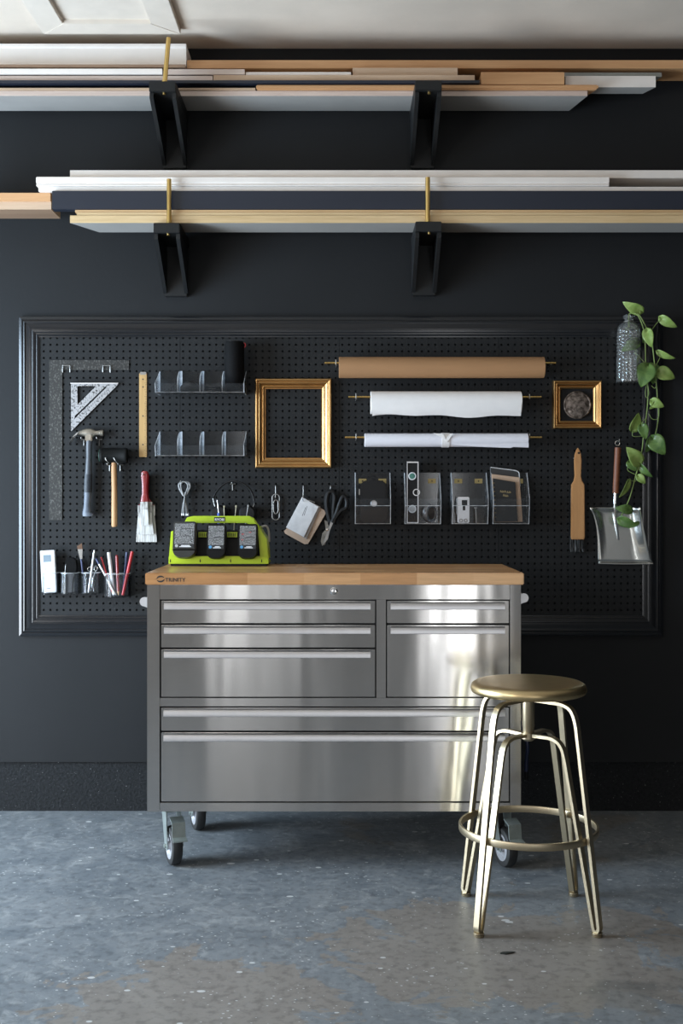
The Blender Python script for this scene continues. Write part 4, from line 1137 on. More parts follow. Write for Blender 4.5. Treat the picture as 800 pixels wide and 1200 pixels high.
b = MB(); b.torus((bc.x, bc.y, bc.z+bh*.912), .0182, .0016, 'z', 24); b.tube(smooth([(bc.x, bc.y+.018, bc.z+bh*.912), (bc.x, -PD-.012, bc.z+bh*.912), (bc.x, -PD+.004, bc.z+bh*.90)], 4), .0016, 8)
part(bt, 'hanging_wire', b, PALESTEEL, label='thin wire hanger round the neck')

vine = thing('pothos_vine', 'green trailing pothos vine hanging from the glass bottle', 'plant', (X(750, d), -d, Z(615, d)))
dv = PD+.06
stA = [(737.5, 395, 0), (737, 380, 0), (737.5, 369, -.002), (743, 366.8, .004), (749, 369.5, .012), (757, 384, .016), (763, 398, .018), (767, 430, .016), (770, 465, .01), (771, 490, .006), (767, 512, .004)]
stB = [(736, 395, .004), (736.2, 380, .004), (736.5, 369, .004), (741, 367, .01), (748, 371, .02), (755, 392, .022), (756.5, 430, .018), (759, 455, .014), (758, 480, .014), (754, 510, .012), (751.5, 530, .012), (744, 560, .012), (737, 585, .014), (727, 606, .016)]
for st in (stA, stB):
    part(vine, 'stem', MB().tube(smooth([P(a, b_, dv+c_) for a, b_, c_ in st], 6), .0022, 8), STEM)
def leaf(base, tip, wid, m, bend=.012, dd=0, tilt=.3, fold=.15, pet=None):
    B = P(base[0], base[1], dv+dd); T = P(tip[0], tip[1], dv+dd+bend)
    ax = T-B; L = ax.length; ax.normalize()
    nr = Vector((0, -1, 0)); nr = (nr-ax*nr.dot(ax)).normalized()
    sd = ax.cross(nr); nr = (nr*math.cos(tilt)+sd*math.sin(tilt)).normalized(); sd = ax.cross(nr)
    Wd = wid*(D-dv)/F/2
    bm = bmesh.new(); NJ, NI = 10, 8; vs = []
    for j in range(NJ+1):
        t_ = j/NJ; ww = Wd*(max(0, math.sin(math.pi*t_**.62)))**.75*(1.06 if t_ < .6 else 1) if 0 < t_ < 1 else .0004
        row = []
        for i in range(NI+1):
            s = (i/NI)*2-1
            back = -L*.10*(s*s)*(1-t_)**2*2.2        # heart shaped lobes
            p = B+ax*(t_*L+back)+sd*s*ww+nr*(math.sin(math.pi*t_)*L*.10-abs(s)*ww*fold*-1-.10*L*t_*t_)
            row.append(bm.verts.new(p))
        vs.append(row)
    for j in range(NJ):
        for i in range(NI): bm.faces.new((vs[j][i], vs[j][i+1], vs[j+1][i+1], vs[j+1][i]))
    mb = MB(); mb.bm.free(); mb.bm = bm
    lf = part(vine, 'leaf', mb, m, angle=80)
    so = lf.modifiers.new('thickness', 'SOLIDIFY'); so.thickness = .0007
    if pet:
        part(lf, 'petiole', MB().tube(smooth([P(pet[0][0], pet[0][1], dv+pet[0][2]), P((pet[0][0]+base[0])/2+pet[1], (pet[0][1]+base[1])/2+pet[2], dv+dd), B+ax*L*.04], 5), .0013, 6), STEM)
leaf((750, 364), (729.5, 354.5), 13, LEAFL, .01, .012, -.5, pet=((748, 370, .012), 1, 0))
leaf((775, 373), (793, 384), 11, LEAFL, .01, .012, .5, pet=((764, 386, .016), 0, -1))
leaf((746, 402), (728.5, 410.5), 13, LEAFD, .01, .016, .3, pet=((755, 425, .02), -5, 0))
leaf((772, 412.5), (791, 421), 8.5, LEAFL, .01, .012, .8, pet=((768, 429, .016), 3, -2))
leaf((759, 430), (751, 453), 22, LEAFD, .01, .024, .2, pet=((757, 428, .02), 0, 0))
leaf((763, 429), (766, 450), 18, LEAFD, .008, .008, -.3, pet=((767, 428, .016), 0, 0))
leaf((772, 436), (791, 443), 16, LEAFL, .012, .018, -.1, pet=((767, 442, .016), 1, 2))
leaf((758, 388), (763, 407), 12, LEAFL, .008, .026, .4, pet=((756, 384, .02), 0, 0))
leaf((755, 389), (754, 402), 9, LEAFD, .006, .010, -.4, pet=((755, 386, .02), 0, 0))
leaf((764, 470), (778, 477), 11, LEAFL, .01, .016, .3, pet=((769.5, 466, .012), -3, 1))
leaf((770, 469), (761, 480), 8, LEAFL, .006, .010, -.4, pet=((770, 464, .012), 0, 0))
leaf((741.5, 503), (749, 484), 14, LEAFL, .01, .014, .35, pet=((753, 511, .012), -6, 4))
leaf((752, 499), (757, 515), 12, LEAFD, .006, .020, .1, pet=((757, 490, .014), -2, 0))
leaf((765, 514), (779, 533), 19, LEAFD, .012, .012, .2, pet=((767, 510, .004), 0, 0))
leaf((762, 516), (757, 530), 12, LEAFD, .008, .004, -.4, pet=((766, 510, .004), -2, 0))
leaf((748, 542), (734.5, 524), 17, LEAFL, .012, .018, .1, pet=((747, 550, .012), 1, 0))
leaf((738, 541), (745, 552), 12, LEAFD, .006, .012, .1, pet=((744, 556, .012), -6, 2))
leaf((750, 546), (764, 560), 9, LEAFD, .01, .012, .7, pet=((746, 555, .012), 1, -6))
leaf((748, 558), (756, 567), 9, LEAFL, .006, .014, .1, pet=((742, 566, .012), 4, -3))
leaf((736, 564.5), (726.5, 583.5), 9, LEAFL, .008, .016, -.6, pet=((744, 564, .012), -2, -1))
leaf((738, 598), (721, 595), 11, LEAFD, .008, .014, .2, pet=((733, 595, .014), 2, 2))
leaf((726.5, 609), (747, 617), 12, LEAFD, .014, .018, .3, pet=((728, 604, .016), -1, 2))
leaf((747, 613), (735.5, 619), 5, LEAFD, .008, .022, .3)
for cp in ([(759, 445), (756, 458), (757, 466), (760, 462), (759, 452)], [(763, 452), (767, 455), (769, 450), (766, 447)], [(760, 485), (764, 491), (771, 490), (772, 478)]):
    part(vine, 'tendril', MB().tube(smooth([P(a, b_, dv+.018) for a, b_ in cp], 5), .0011, 6), STEM)

# ------------------------------------------------------------------ pen cups at the lower left
def dcup(label, px0, px1, py0, py1, depth=.058, first=False):
    d = PD+depth*.5
    x0, x1 = X(px0, d), X(px1, d); z1, z0 = Z(py0, d), Z(py1, d)
    t = thing('pen_cup', label, 'cup', ((x0+x1)/2, -PD-.001, z0), 'clear plastic pen cups')
    def outline(e):
        pts = [(x0+e, -PD-.001-e)]
        n = 14; cx_ = (x0+x1)/2; hw = (x1-x0)/2-e
        for k in range(n+1):
            a = math.pi*k/n; pts.append((cx_-hw*math.cos(a), -PD-.016-(depth-.016-e)*math.sin(a)**.8))
        pts.append((x1-e, -PD-.001-e)); return pts
    part(t, 'wall', MB().ringprism(outline(0), outline(.0022), z0+.0035, z1, 'z'), M_CUP)
    part(t, 'rim', MB().ringprism([(p[0], p[1]) for p in outline(-.0006)], outline(.003), z1, z1+.0022, 'z'), M_ACRE, label='bright rim')
    part(t, 'bottom', MB().prism(outline(.0002), z0, z0+.0034, 'z'), M_CUP)
    return (x0+x1)/2, z0+.004, x0, x1
C1 = dcup('clear cup holding the white remote, leftmost of the pen cups', 48.5, 69, 671.5, 696)
C2 = dcup('clear cup holding the black foam brush', 70.5, 93, 671.5, 696)
C3 = dcup('clear cup holding a fine paint brush and silver scissors', 95, 117, 671.5, 696)
C4 = dcup('clear wide cup of red and navy pens, rightmost of the pen cups', 121, 152.5, 672.5, 699, .07)
d = PD+.03
rm = thing('remote_control', 'white remote control with a small grey screen', 'remote', (C1[0], -d, C1[1]))
rx0, rx1 = X(47.3, d), X(65, d); rz0, rz1 = Z(694.2, d), Z(644.8, d)
rx0 = max(rx0, C1[2]+.004-.006); 
rpoly = rot2(rrect(C1[2]+.0045, C1[3]-.0065, rz0, rz1, .004), (C1[0], rz0), 3.0)
part(rm, 'case', MB().prism(rpoly, -d-.008, -d+.008, 'y', bev=.002), WHITEPL)
zc_ = rz1-.030
part(rm, 'screen', MB().prism(rot2([(C1[0]-.017, zc_-.014), (C1[0]+.012, zc_-.014), (C1[0]+.012, zc_+.013), (C1[0]-.017, zc_+.013)], (C1[0], rz0), 3), -d-.0086, -d-.0079, 'y'), SCREEN, label='grey screen')
bb = P(57, 667, d)
part(rm, 'button', MB().torus((bb.x-.002, -d-.008, bb.z), .0085, .0008, 'y', 24).torus((bb.x-.002, -d-.008, bb.z), .004, .0006, 'y', 16), GREYLT)
mk = MB()
for k in range(5): mk.box(bb.x-.010+k*.004, bb.x-.0075+k*.004, -d-.0086, -d-.0079, Z(689.3, d)-.0011, Z(689.3, d)+.0011)
part(rm, 'small_print', mk, MARKS)
# foam brush
d = PD+.028
fb = thing('foam_brush', 'black wide foam brush standing in the second pen cup', 'brush', (C2[0], -d, C2[1]))
fp = pxpoly([(76, 672), (77, 657), (79.5, 653.5), (86, 653), (90, 656), (91, 664), (90.5, 672)], d)
part(fb, 'foam_head', MB().prism(fp, -d-.010, -d+.008, 'y', bev=.003), mat('black foam', (.006, .006, .006), .85, spec=.1, bmp=.4))
part(fb, 'handle', MB().prism(pxpoly([(78.5, 672), (88, 672), (86, 678), (85.5, 694), (80, 694), (80.3, 678)], d), -d-.006, -d+.005, 'y', bev=.002), mat('dark grey plastic', (.04, .04, .042), .4))
part(fb, 'edge_sheen', MB().tube([P(76.3, 673, d+.008), P(76.8, 664, d+.008), P(78.2, 656.5, d+.008)], .0014, 6), PALESTEEL)  # pale strip stands in for the shine on the left edge
def stick(name, label, cat, p0, p1, r, segs, group=None):
    """segs: (t0,t1,r0,r1,material,partname)"""
    p0, p1 = Vector(p0), Vector(p1)
    t = thing(name, label, cat, p0, group)
    for t0, t1, r0, r1, m, pn in segs:
        part(t, pn, MB().cyl(p0.lerp(p1, t0), p0.lerp(p1, t1), r0*r, r1*r, 12), m)
    return t
PENS = 'pens and pencils in the cups'
z0 = C3[1]
ap = stick('artist_brush', 'flat artist brush with dark handle and brown tip in the third pen cup', 'paintbrush', (X(99.5, .05), -.05, z0+.002), P(95.2, 655, .05), .0042, [(0, 1, .7, .95, NAVYPL, 'handle')])
f0 = P(95.2, 655, .05); f1 = P(93.9, 643.5, .05); f2 = P(93.2, 637, .05)
part(ap, 'ferrule', MB().loft([[f0+Vector((sx*.0042, sy*.0035, 0)) for sx, sy in ((-1, -1), (1, -1), (1, 1), (-1, 1))], [f1+Vector((sx*.0095, sy*.0028, 0)) for sx, sy in ((-1, -1), (1, -1), (1, 1), (-1, 1))]]), PALESTEEL)
part(ap, 'bristles', MB().loft([[f1+Vector((sx*.0095, sy*.0028, 0)) for sx, sy in ((-1, -1), (1, -1), (1, 1), (-1, 1))], [f2+Vector((sx*.009, sy*.002, -.004+sx*.006)) for sx, sy in ((-1, -1), (1, -1), (1, 1), (-1, 1))]]), BRISTLEB)
stick('silver_pen', 'slim silver pen leaning in the third pen cup', 'pen', (X(103.5, .062), -.062, z0+.002), P(110.5, 645, .045), .0038, [(0, .06, .3, 1, ALU, 'point'), (.0601, .95, 1, 1, ALU, 'barrel'), (.9501, 1, .8, .8, CHROME, 'cap')], PENS)
sc = thing('small_scissors', 'small silver scissors with ring handles in the third pen cup', 'scissors', (X(108, .04), -.04, z0))
dd = .042
for a, bxx in ((105.3, 109.5), (112.2, 106.5)):
    c = P(a, 667 if a < 108 else 666, dd)
    rg = part(sc, 'ring_handle', MB().torus(c, .0085, .0022, 'y', 20, 8, Matrix.Rotation(R(20 if a < 108 else -30), 3, 'Z')), CHROME)
    part(sc, 'blade', MB().tube([c+Vector((0, 0, -.009)), P((a+bxx)/2, 676, dd), P(bxx, 693, dd)], [.0024, .003, .0008], 6), CHROME)
    dd += .006
z0 = C4[1]
def pen(name, label, a, b_, r, segs, cat='pen', da=.06, db=.05):
    return stick(name, label, cat, (X(a, da), -da, z0+.002), P(b_[0], b_[1], db), r, segs, PENS)
pen('ballpoint_pen', 'navy and silver pen leaning far left in the wide cup', 136, (112.5, 654.5), .0038, [(0, .05, .3, .9, ALU, 'point'), (.0501, .55, 1.5, 1.35, PALESTEEL, 'grip'), (.5501, .85, 1, .8, ALU, 'barrel'), (.8501, 1, 1.1, 1.1, NAVYPL, 'cap')], da=.068, db=.045)
pen('short_pencil', 'short red pencil behind the white pen in the wide cup', 132.5, (118.5, 653), .0032, [(0, .08, .2, 1, WOODH, 'point'), (.0801, .95, 1, 1, REDPL, 'barrel'), (.9501, 1, .9, .9, REDPL, 'end')], 'pencil', .048, .034)
pen('white_marker', 'thick white marker in the wide cup', 133.5, (127.3, 647.3), .0066, [(0, .7, .9, 1, WHITEPL, 'barrel'), (.7001, 1, 1.05, 1.0, WHITEPL, 'cap')], 'marker', .052, .05)
pen('red_pencil', 'red carpenter pencil with raw wood point in the wide cup', 138.8, (136.8, 650.5), .0058, [(0, .10, .25, .95, WOODH, 'point'), (.1001, .97, 1, 1, RED, 'barrel'), (.9701, 1, .9, .6, RED, 'end')], 'pencil', .066, .06)
pen('navy_marker', 'navy marker behind the bright red one in the wide cup', 144.2, (148.8, 647), .0055, [(0, .65, .9, 1, NAVYPL, 'barrel'), (.6501, 1, 1.05, 1, NAVYPL, 'cap')], 'marker', .044, .04)
pen('red_marker', 'bright red marker leaning right in the wide cup', 143.8, (155, 646.3), .0062, [(0, .6, .9, 1, REDPL, 'barrel'), (.6001, 1, 1.06, 1, REDPL, 'cap')], 'marker', .062, .055)

# ------------------------------------------------------------------ stainless rolling tool chest
YT0, YT1 = -.72, -.22                       # worktop front / back
dF = .72; zT = Z(671.5, dF); zTb = zT-.038
ch = thing('tool_chest', 'stainless steel rolling tool chest with butcher block top', 'tool chest', (-.02, -.47, 0))
wt0, wt1 = X(170, dF), X(614, dF)
top = part(ch, 'worktop', MB().box(wt0, wt1, YT0, YT1, zTb, zT, .003), M_BUTCHER, label='butcher block wood worktop')
lg = text_mesh('TRINITY', .0175, (X(193.5, dF), YT0-.0003, Z(681.6, dF)), MARKS, .0002)
part(top, 'lettering', lg, None, label='black maker lettering on the front edge')
sw_ = MB()
c = P(188, 678.5, dF)
for a0, rr1 in ((20, .0128), (200, .0128)):
    o1, o2 = [], []
    for k in range(13):
        a = R(a0+k*13.0); q = k/12
        o1.append((c.x+rr1*math.cos(a), c.z+rr1*.85*math.sin(a))); w_ = .0015+.0048*math.sin(math.pi*q)
        o2.append((c.x+(rr1-w_)*math.cos(a), c.z+(rr1-w_)*.85*math.sin(a)))
    sw_.prism(o1+[(o1[-1][0]+(.006 if a0 > 100 else -.008), o1[-1][1]+(.004 if a0 > 100 else -.003))]+o2[::-1], YT0-.0009, YT0-.0003, 'y')
part(top, 'emblem', sw_, MARKS, label='round swoosh emblem')
dB = .71; YB0, YB1 = -.71, -.235
bx0, bx1 = X(172.5, dB), X(610, dB); zb0 = Z(951, dB); zb1 = zTb-.0005
gx_ = lambda p: X(p, dB); gz_ = lambda p: Z(p, dB)
body = MB()
body.box(bx0, bx0+.002, YB0, YB1, zb0, zb1).box(bx1-.002, bx1, YB0, YB1, zb0, zb1).box(bx0+.002, bx1-.002, YB1-.002, YB1, zb0, zb1)
body.box(bx0+.002, bx1-.002, YB0+.02, YB1-.002, zb0, zb0+.002)
part(ch, 'shell', body, M_STEEL)
part(ch, 'post', MB().box(bx0-.0005, gx_(187), YB0-.001, YB0+.03, zb0-.0005, zb1, .0015), M_STEEL)
part(ch, 'post', MB().box(gx_(597.5), bx1+.0005, YB0-.001, YB0+.03, zb0-.0005, zb1, .0015), M_STEEL)
a, b_ = gx_(187.3), gx_(597.2)
part(ch, 'top_rail', MB().box(a, b_, YB0, YB0+.02, gz_(702.5), zb1, .001), M_STEEL)
part(ch, 'middle_rail', MB().box(a, b_, YB0, YB0+.02, gz_(827.8), gz_(818), .001), M_STEEL)
part(ch, 'bottom_rail', MB().box(a, b_, YB0, YB0+.02, zb0, gz_(940.8), .001), M_STEEL)
part(ch, 'centre_post', MB().box(gx_(440.8), gx_(452), YB0, YB0+.02, gz_(818)+.0005, gz_(702.5)-.0005, .001), M_STEEL)
part(ch, 'gap_shade_core', MB().box(a, b_, YB0+.016, YB1-.01, zb0+.003, zb1-.001), mat('dark drawer gap', (.012, .012, .012), .7))  # dark block put behind the drawers as the shade in their gaps
lk = part(ch, 'lock', MB().lathe([(.001, 0), (.0125, 0), (.0125, -.003), (.0105, -.004), (.008, -.002), (.0072, -.005), (.001, -.0055)], (gx_(391), YB0, gz_(692.8)), 28, 'y'), CHROME, label='round keyed lock')
part(lk, 'keyhole', MB().box(gx_(391)-.001, gx_(391)+.001, YB0-.0062, YB0-.0054, gz_(692.8)-.004, gz_(692.8)+.004), BLACK)
HAND = mat('anodised drawer pull', (.66, .66, .68), .34, 1.0, var=.03)
def drawer(px0, px1, py0, py1, hx0, hx1, hy0, hy1):
    e = .0022
    x0, x1, z0, z1 = gx_(px0)+e, gx_(px1)-e, gz_(py1)+e, gz_(py0)-e
    dr_ = part(ch, 'drawer', MB().box(x0, x1, YB0-.0005, YB0+.012, z0, z1, .0012), M_STEEL)
    q0, q1 = Z(hy1, dB+.02), Z(hy0, dB+.02); xa, xb2 = X(hx0, dB+.02), X(hx1, dB+.02)
    y = YB0-.0008
    prf = [(y, q1+.001), (y-.006, q1+.001), (y-.019, q1-.002), (y-.0215, q1-.007), (y-.0215, q0+.001), (y-.020, q0), (y-.018, q0), (y-.018, q1-.006), (y-.006, q1-.003), (y, q1-.003)]
    part(dr_, 'pull_handle', MB().prism(prf, xa, xb2, 'x'), HAND, label='full width aluminium pull')
    return dr_
for q in ((703.3, 731, 706.5, 714.5), (731.6, 759.5, 735, 743), (760.2, 817.3, 763.2, 771.2)):
    drawer(188, 440, q[0], q[1], 192, 434, q[2], q[3])
for q in ((703.3, 731, 706.5, 714.5), (731.6, 817.3, 735, 743)):
    drawer(452.6, 596.8, q[0], q[1], 457.5, 591.5, q[2], q[3])
for q in ((828.6, 857, 831.8, 840), (857.6, 940, 860.8, 869)):
    drawer(188, 596.8, q[0], q[1], 191.5, 591.5, q[2], q[3])
for s, xe in ((-1, bx0), (1, bx1)):
    zc_ = gz_(703 if s > 0 else 707.5)
    for yy in (YB0+.05, YB1-.05):
        pl = [(xe, zc_+.012), (xe+s*.014, zc_+.017)]+[(xe+s*(.019+.014*math.sin(math.pi*k/8)), zc_+.002+.015*math.cos(math.pi*k/8)) for k in range(9)]+[(xe, zc_-.020)]
        part(ch, 'side_handle_bracket', MB().prism(pl, yy-.003, yy+.003, 'y', bev=.0008), ALU)
    part(ch, 'side_handle', MB().cyl((xe+s*.020, YB0+.053, zc_+.001), (xe+s*.020, YB1-.053, zc_+.001), .010, n=18), ALU)
# casters
def caster(cx_, cy_, yaw, swx, swy):
    """wheel centre (cx,cy), wheel axis yaw, swivel plate centre"""
    rw = .0635; M_ = Matrix.Translation((cx_, cy_, 0)) @ Matrix.Rotation(yaw, 4, 'Z')
    cs = bpy.data.objects.new('caster', None); COL.objects.link(cs); cs.parent = ch; cs.empty_display_size = .03
    def cp(name, mb, m, lab=None): return part(cs, name, mb, m, True, lab)
    tp = MB().box(swx-.05, swx+.05, swy-.05, swy+.05, zb0-.006, zb0-.0006, .001); cp('top_plate', tp, CASTER)
    cp('swivel_race', MB().lathe([(.001, zb0-.018), (.030, zb0-.018), (.034, zb0-.012), (.030, zb0-.0062), (.001, zb0-.0062)], (swx, swy, 0), 24), CASTER)
    # fork in local coords, axis along x
    fk = MB()
    off = M_.inverted() @ Vector((swx, swy, 0))
    for s in (-1, 1):
        fk.prism([(-.016, rw-.012), (.016, rw-.012), (off.y+.030, zb0-.03), (off.y+.030, zb0-.019), (off.y-.030, zb0-.019), (off.y-.030, zb0-.03)], s*.0225, s*.0255, 'x')
    fk.box(-.0255, .0255, off.y-.030, off.y+.030, zb0-.021, zb0-.018)
    fk.xform(M_); cp('fork', fk, CASTER)
    cp('tyre', MB().lathe([(.044, -.017), (.056, -.0175), (.061, -.015), (.0635, -.008), (.0635, .008), (.061, .015), (.056, .0175), (.044, .017), (.044, -.017)], (0, 0, rw), 40, 'x').xform(M_), TYRE)
    cp('hub', MB().lathe([(.001, -.020), (.014, -.020), (.014, -.012), (.030, -.010), (.036, -.0165), (.0445, -.0165), (.0445, .0165), (.036, .0165), (.030, .010), (.014, .012), (.014, .020), (.001, .020)], (0, 0, rw), 32, 'x').xform(M_), CASTHUB)
    cp('axle_bolt', MB().lathe([(.001, -.032), (.007, -.032), (.008, -.026), (.008, .026), (.007, .032), (.001, .032)], (0, 0, rw), 6, 'x').xform(M_), CASTER)
    bk = MB(); bk.loft([[(-.022, -.035, zb0-.028), (.022, -.035, zb0-.028), (.022, -.030, zb0-.03), (-.022, -.030, zb0-.03)],
                        [(-.022, -.068, zb0-.040), (.022, -.068, zb0-.040), (.022, -.064, zb0-.043), (-.022, -.064, zb0-.043)],
                        [(-.022, -.074, zb0-.085), (.022, -.074, zb0-.085), (.022, -.070, zb0-.085), (-.022, -.070, zb0-.085)],
                        [(-.024, -.095, zb0-.092), (.024, -.095, zb0-.092), (.024, -.095, zb0-.096), (-.024, -.095, zb0-.096)]])
    bk.xform(M_); cp('brake_pedal', bk, CASTER)
    return cs
caster(X(203, .64), -.635, R(22), X(210, .6), -.60)
caster(X(592, .655), -.655, R(18), X(588, .62), -.615)
caster(X(233, .2), -.235, R(20), X(236, .29), -.29)
caster(X(577, .2), -.235, R(20), X(572, .29), -.29)

# cord end hanging beside the chest
pts = [(bx1-.08, YB1+.06, .62), (bx1-.01, YB1+.06, .55), (bx1+.036, YB1+.035, .48), (X(616.3, .25), -.25, Z(866, .25)), (X(616.6, .25), -.25, Z(890, .25)), (X(616.2, .25), -.25, Z(905, .25))]
pc = thing('power_cord', 'dark cord end hanging beside the right side of the chest', 'cord', pts[-1])
part(pc, 'cord', MB().tube(smooth(pts, 6), .0065, 10), NAVYPL)
part(pc, 'plug', MB().cyl(P(616.2, 904, .25), P(616.6, 913, .25), .008, .0065, 12), BLACK)

# ------------------------------------------------------------------ battery charger and batteries
d = .36; yF = -d
cg = thing('battery_charger', 'lime green multi battery charger sitting on the worktop', 'charger', (X(255, d), -.29, zT+.0005))
gp_ = lambda pts: pxpoly(pts, d)
bz0 = zT+.0005
cx0, cx1 = X(197.5, d), X(314.5, d)
part(cg, 'base', MB().box(cx0+.006, cx1-.006, yF+.004, yF+.118, bz0, bz0+.010, .002), BLACK, label='black base')
lipz = Z(652.5, d)
tr_ = [(cx0, bz0+.008), (cx1, bz0+.008), (cx1, lipz), (cx1-.012, lipz+.002), (cx0+.012, lipz+.002), (cx0, lipz)]
hs = MB().prism(tr_, yF, yF+.016, 'y', bev=.002)
hs.box(cx0, cx1, yF+.016, yF+.12, bz0+.008, bz0+.016)
# side cheeks, wider at the foot
hs.prism(gp_([(197.5, 655), (200, 623), (207, 620), (207.5, 652)]), yF+.004, yF+.11, 'y', bev=.002)
hs.prism(gp_([(314.5, 655), (312.5, 632), (303, 617), (302, 625), (304.5, 652)]), yF+.004, yF+.11, 'y', bev=.002)
# carry handle: arch from cheek to cheek
hs.prism(gp_([(207, 622), (213, 613), (217, 606.5), (224, 605), (290, 605), (296, 607.5), (302, 617), (310, 629), (303, 629), (297, 616.5), (286, 613.2), (228, 613.2), (221, 616), (215, 622)]), yF+.050, yF+.085, 'y', bev=.004)
hs.box(X(205, d), X(306, d), yF+.085, yF+.115, bz0+.014, Z(628, d))
part(cg, 'housing', hs, LIME, label='lime green housing')
fcz0, fcz1 = lipz-.002, Z(622, d)
fc = MB().loft([[(cx0+.026, yF+.0165, fcz0), (cx1-.026, yF+.0165, fcz0), (cx1-.026, yF+.084, fcz0), (cx0+.026, yF+.084, fcz0)], [(cx0+.03, yF+.050, fcz1), (cx1-.03, yF+.050, fcz1), (cx1-.03, yF+.084, fcz1), (cx0+.03, yF+.084, fcz1)]])
fcp = part(cg, 'port_panel', fc, mat('charcoal plastic', (.006, .006, .0065), .45, spec=.2), label='black sloped port panel')
for pa, pb in ((231, 242), (265, 277)):
    v_ = MB().prism(gp_([(pa, 624), (pb, 624), (pb, 630), (pa, 630)]), yF+.034, yF+.048, 'y', bev=.001)
    vp = part(cg, 'vent_tab', v_, LIME)
    mk = MB()
    for k in range(5): mk.box(X(pa+1.2+k*1.9, d), X(pa+2.0+k*1.9, d), yF+.0335, yF+.0339, Z(629, d), Z(625, d))
    part(vp, 'slots', mk, BLACK)
bg = part(cg, 'badge', MB().prism(gp_([(249, 606.3), (262, 606.3), (262, 611.4), (249, 611.4)]), yF+.0490, yF+.0502, 'y'), BLACK, label='black name badge')
part(bg, 'lettering', text_mesh('RYOBI', .0122, ((X(255.5, d)), yF+.0487, Z(610.5, d)), MARKW, .0004, align='CENTER'), None, label='white lettering')
mk = MB()
for px in (199.5, 234.5, 270, 306.5): mk.box(X(px, d)-.0015, X(px, d)+.0015, yF-.0006, yF+.0004, Z(659, d), Z(655.5, d))
part(cg, 'seam_marks', mk, BLACK)
part(cg, 'cable_stub', MB().tube(smooth([(X(305, d), yF+.07, Z(618, d)), (X(310, d), yF+.075, Z(617, d)), (X(313, d), yF+.08, Z(623, d)), (X(313.5, d), yF+.085, Z(636, d))], 5), .004, 8), GREYLT)

def battery(label, pxc, py0, py1, wpx, m, proud):
    xc = X(pxc, d+.02); z0, z1 = Z(py1, d+.02), Z(py0, d+.02); hw = wpx*(D-d-.02)/F/2
    L = z1-z0; lean = math.atan2(.030, L)
    t = thing('battery_pack', label, 'battery', (xc, yF-.003, z0), 'battery packs docked in the charger', rot=(-lean, 0, 0))
    # local coordinates: x, y (front negative), z up
    def loc(e, zlo, zhi, rt, rb, n=5):
        out_ = []
        for cx_, cz_, r_, a0 in ((hw-e-rt, zhi-rt, rt, 0), (-hw+e+rt, zhi-rt, rt, 90), (-hw+e+rb, zlo+rb, rb, 180), (hw-e-rb, zlo+rb, rb, 270)):
            for k in range(n+1):
                a = R(a0+90*k/n); out_.append((cx_+r_*math.cos(a), cz_+r_*math.sin(a)))
        return out_
    part(t, 'body', MB().prism(loc(0, 0, L, .010, hw*.72), -.030-proud, 0, 'y', bev=.004), m, False)
    part(t, 'latch', MB().prism(loc(.002, -.001, L*.22, .004, hw*.70), -.036-proud, -.0302-proud, 'y', bev=.002), m, False)
    lb = part(t, 'label', MB().prism([(-hw+.006, L*.26), (hw-.006, L*.26), (hw-.006, L-.008), (-hw+.006, L-.008)], -.0308-proud, -.0302-proud, 'y'), BATTLAB, False, label='printed grey label')
    bd_ = part(t, 'badge', MB().lathe([(.001, 0), (.0055, 0), (.0055, -.0008), (.001, -.0008)], (-hw+.014, -.0308-proud, L*.315), 18, 'y'), [GREYLT, BADGE][proud < .001], False)
    for q in ((-hw*.2, hw-.008, L*.58, L*.58+.0022), (-hw*.2, hw-.008, L*.78, L*.78+.0022), (-hw+.006, hw-.006, L*.26, L*.37)):
        part(lb, 'dark_band', MB().box(q[0], q[1], -.0312-proud, -.0309-proud, q[2], q[3]), MARKS, False)
    wt_ = MB().box(-hw+.024, hw-.016, -.0316-proud, -.0313-proud, L*.28, L*.302).box(-hw+.030, hw-.020, -.0316-proud, -.0313-proud, L*.31, L*.335)
    part(lb, 'white_print', wt_, MARKW, False)
    return t
battery('grey cased battery pack, leftmost in the charger', 216, 612.5, 655.5, 27, mat('grey battery plastic', (.035, .035, .033), .35, spec=.3), .006)
battery('black battery pack with a blue badge, middle of the charger', 253, 615, 656, 22.5, mat('black battery plastic', (.005, .005, .0055), .45, spec=.2), 0)
battery('black battery pack with red marks, rightmost in the charger', 290, 615, 656, 23, MATS['black battery plastic'], 0)
o_ = [o for o in bpy.data.objects if o.get('label', '').startswith('black battery pack with red marks')][0]
rm_ = MB().box(-.021, -.014, -.0312, -.0309, .083, .087).box(-.021, -.016, -.0312, -.0309, .063, .067).box(.004, .012, -.0312, -.0309, .09, .093)
part([c for c in o_.children if c.name.startswith('label')][0], 'red_print', rm_, REDPL, False)

# ------------------------------------------------------------------ gold stool
sx, sy = .540, -1.100
st = thing('gold_stool', 'champagne gold metal swivel stool standing in front of the chest', 'stool', (sx, sy, 0))
zs0, zs1, rs = .6435, .6755, .166
part(st, 'seat', MB().lathe([(.001, zs0), (rs-.010, zs0), (rs-.003, zs0+.003), (rs, zs0+.010), (rs, zs0+.017), (rs-.003, zs0+.025), (rs-.012, zs0+.0305), (rs-.03, zs1), (.001, zs1)], (sx, sy, 0), 72), GOLDSEAT, angle=45)
part(st, 'mount_plate', MB().lathe([(.001, .632), (.055, .632), (.055, .6433), (.001, .6433)], (sx, sy, 0), 32), GOLDST)
part(st, 'screw_post', MB().lathe([(.001, .512), (.0165, .512), (.0165, .545), (.0175, .547), (.0175, .632), (.001, .632)], (sx, sy, 0), 28), GOLDST)
part(st, 'hub', MB().lathe([(.001, .505), (.012, .505), (.021, .512), (.021, .528), (.001, .528)], (sx, sy, 0), 28), GOLDST)
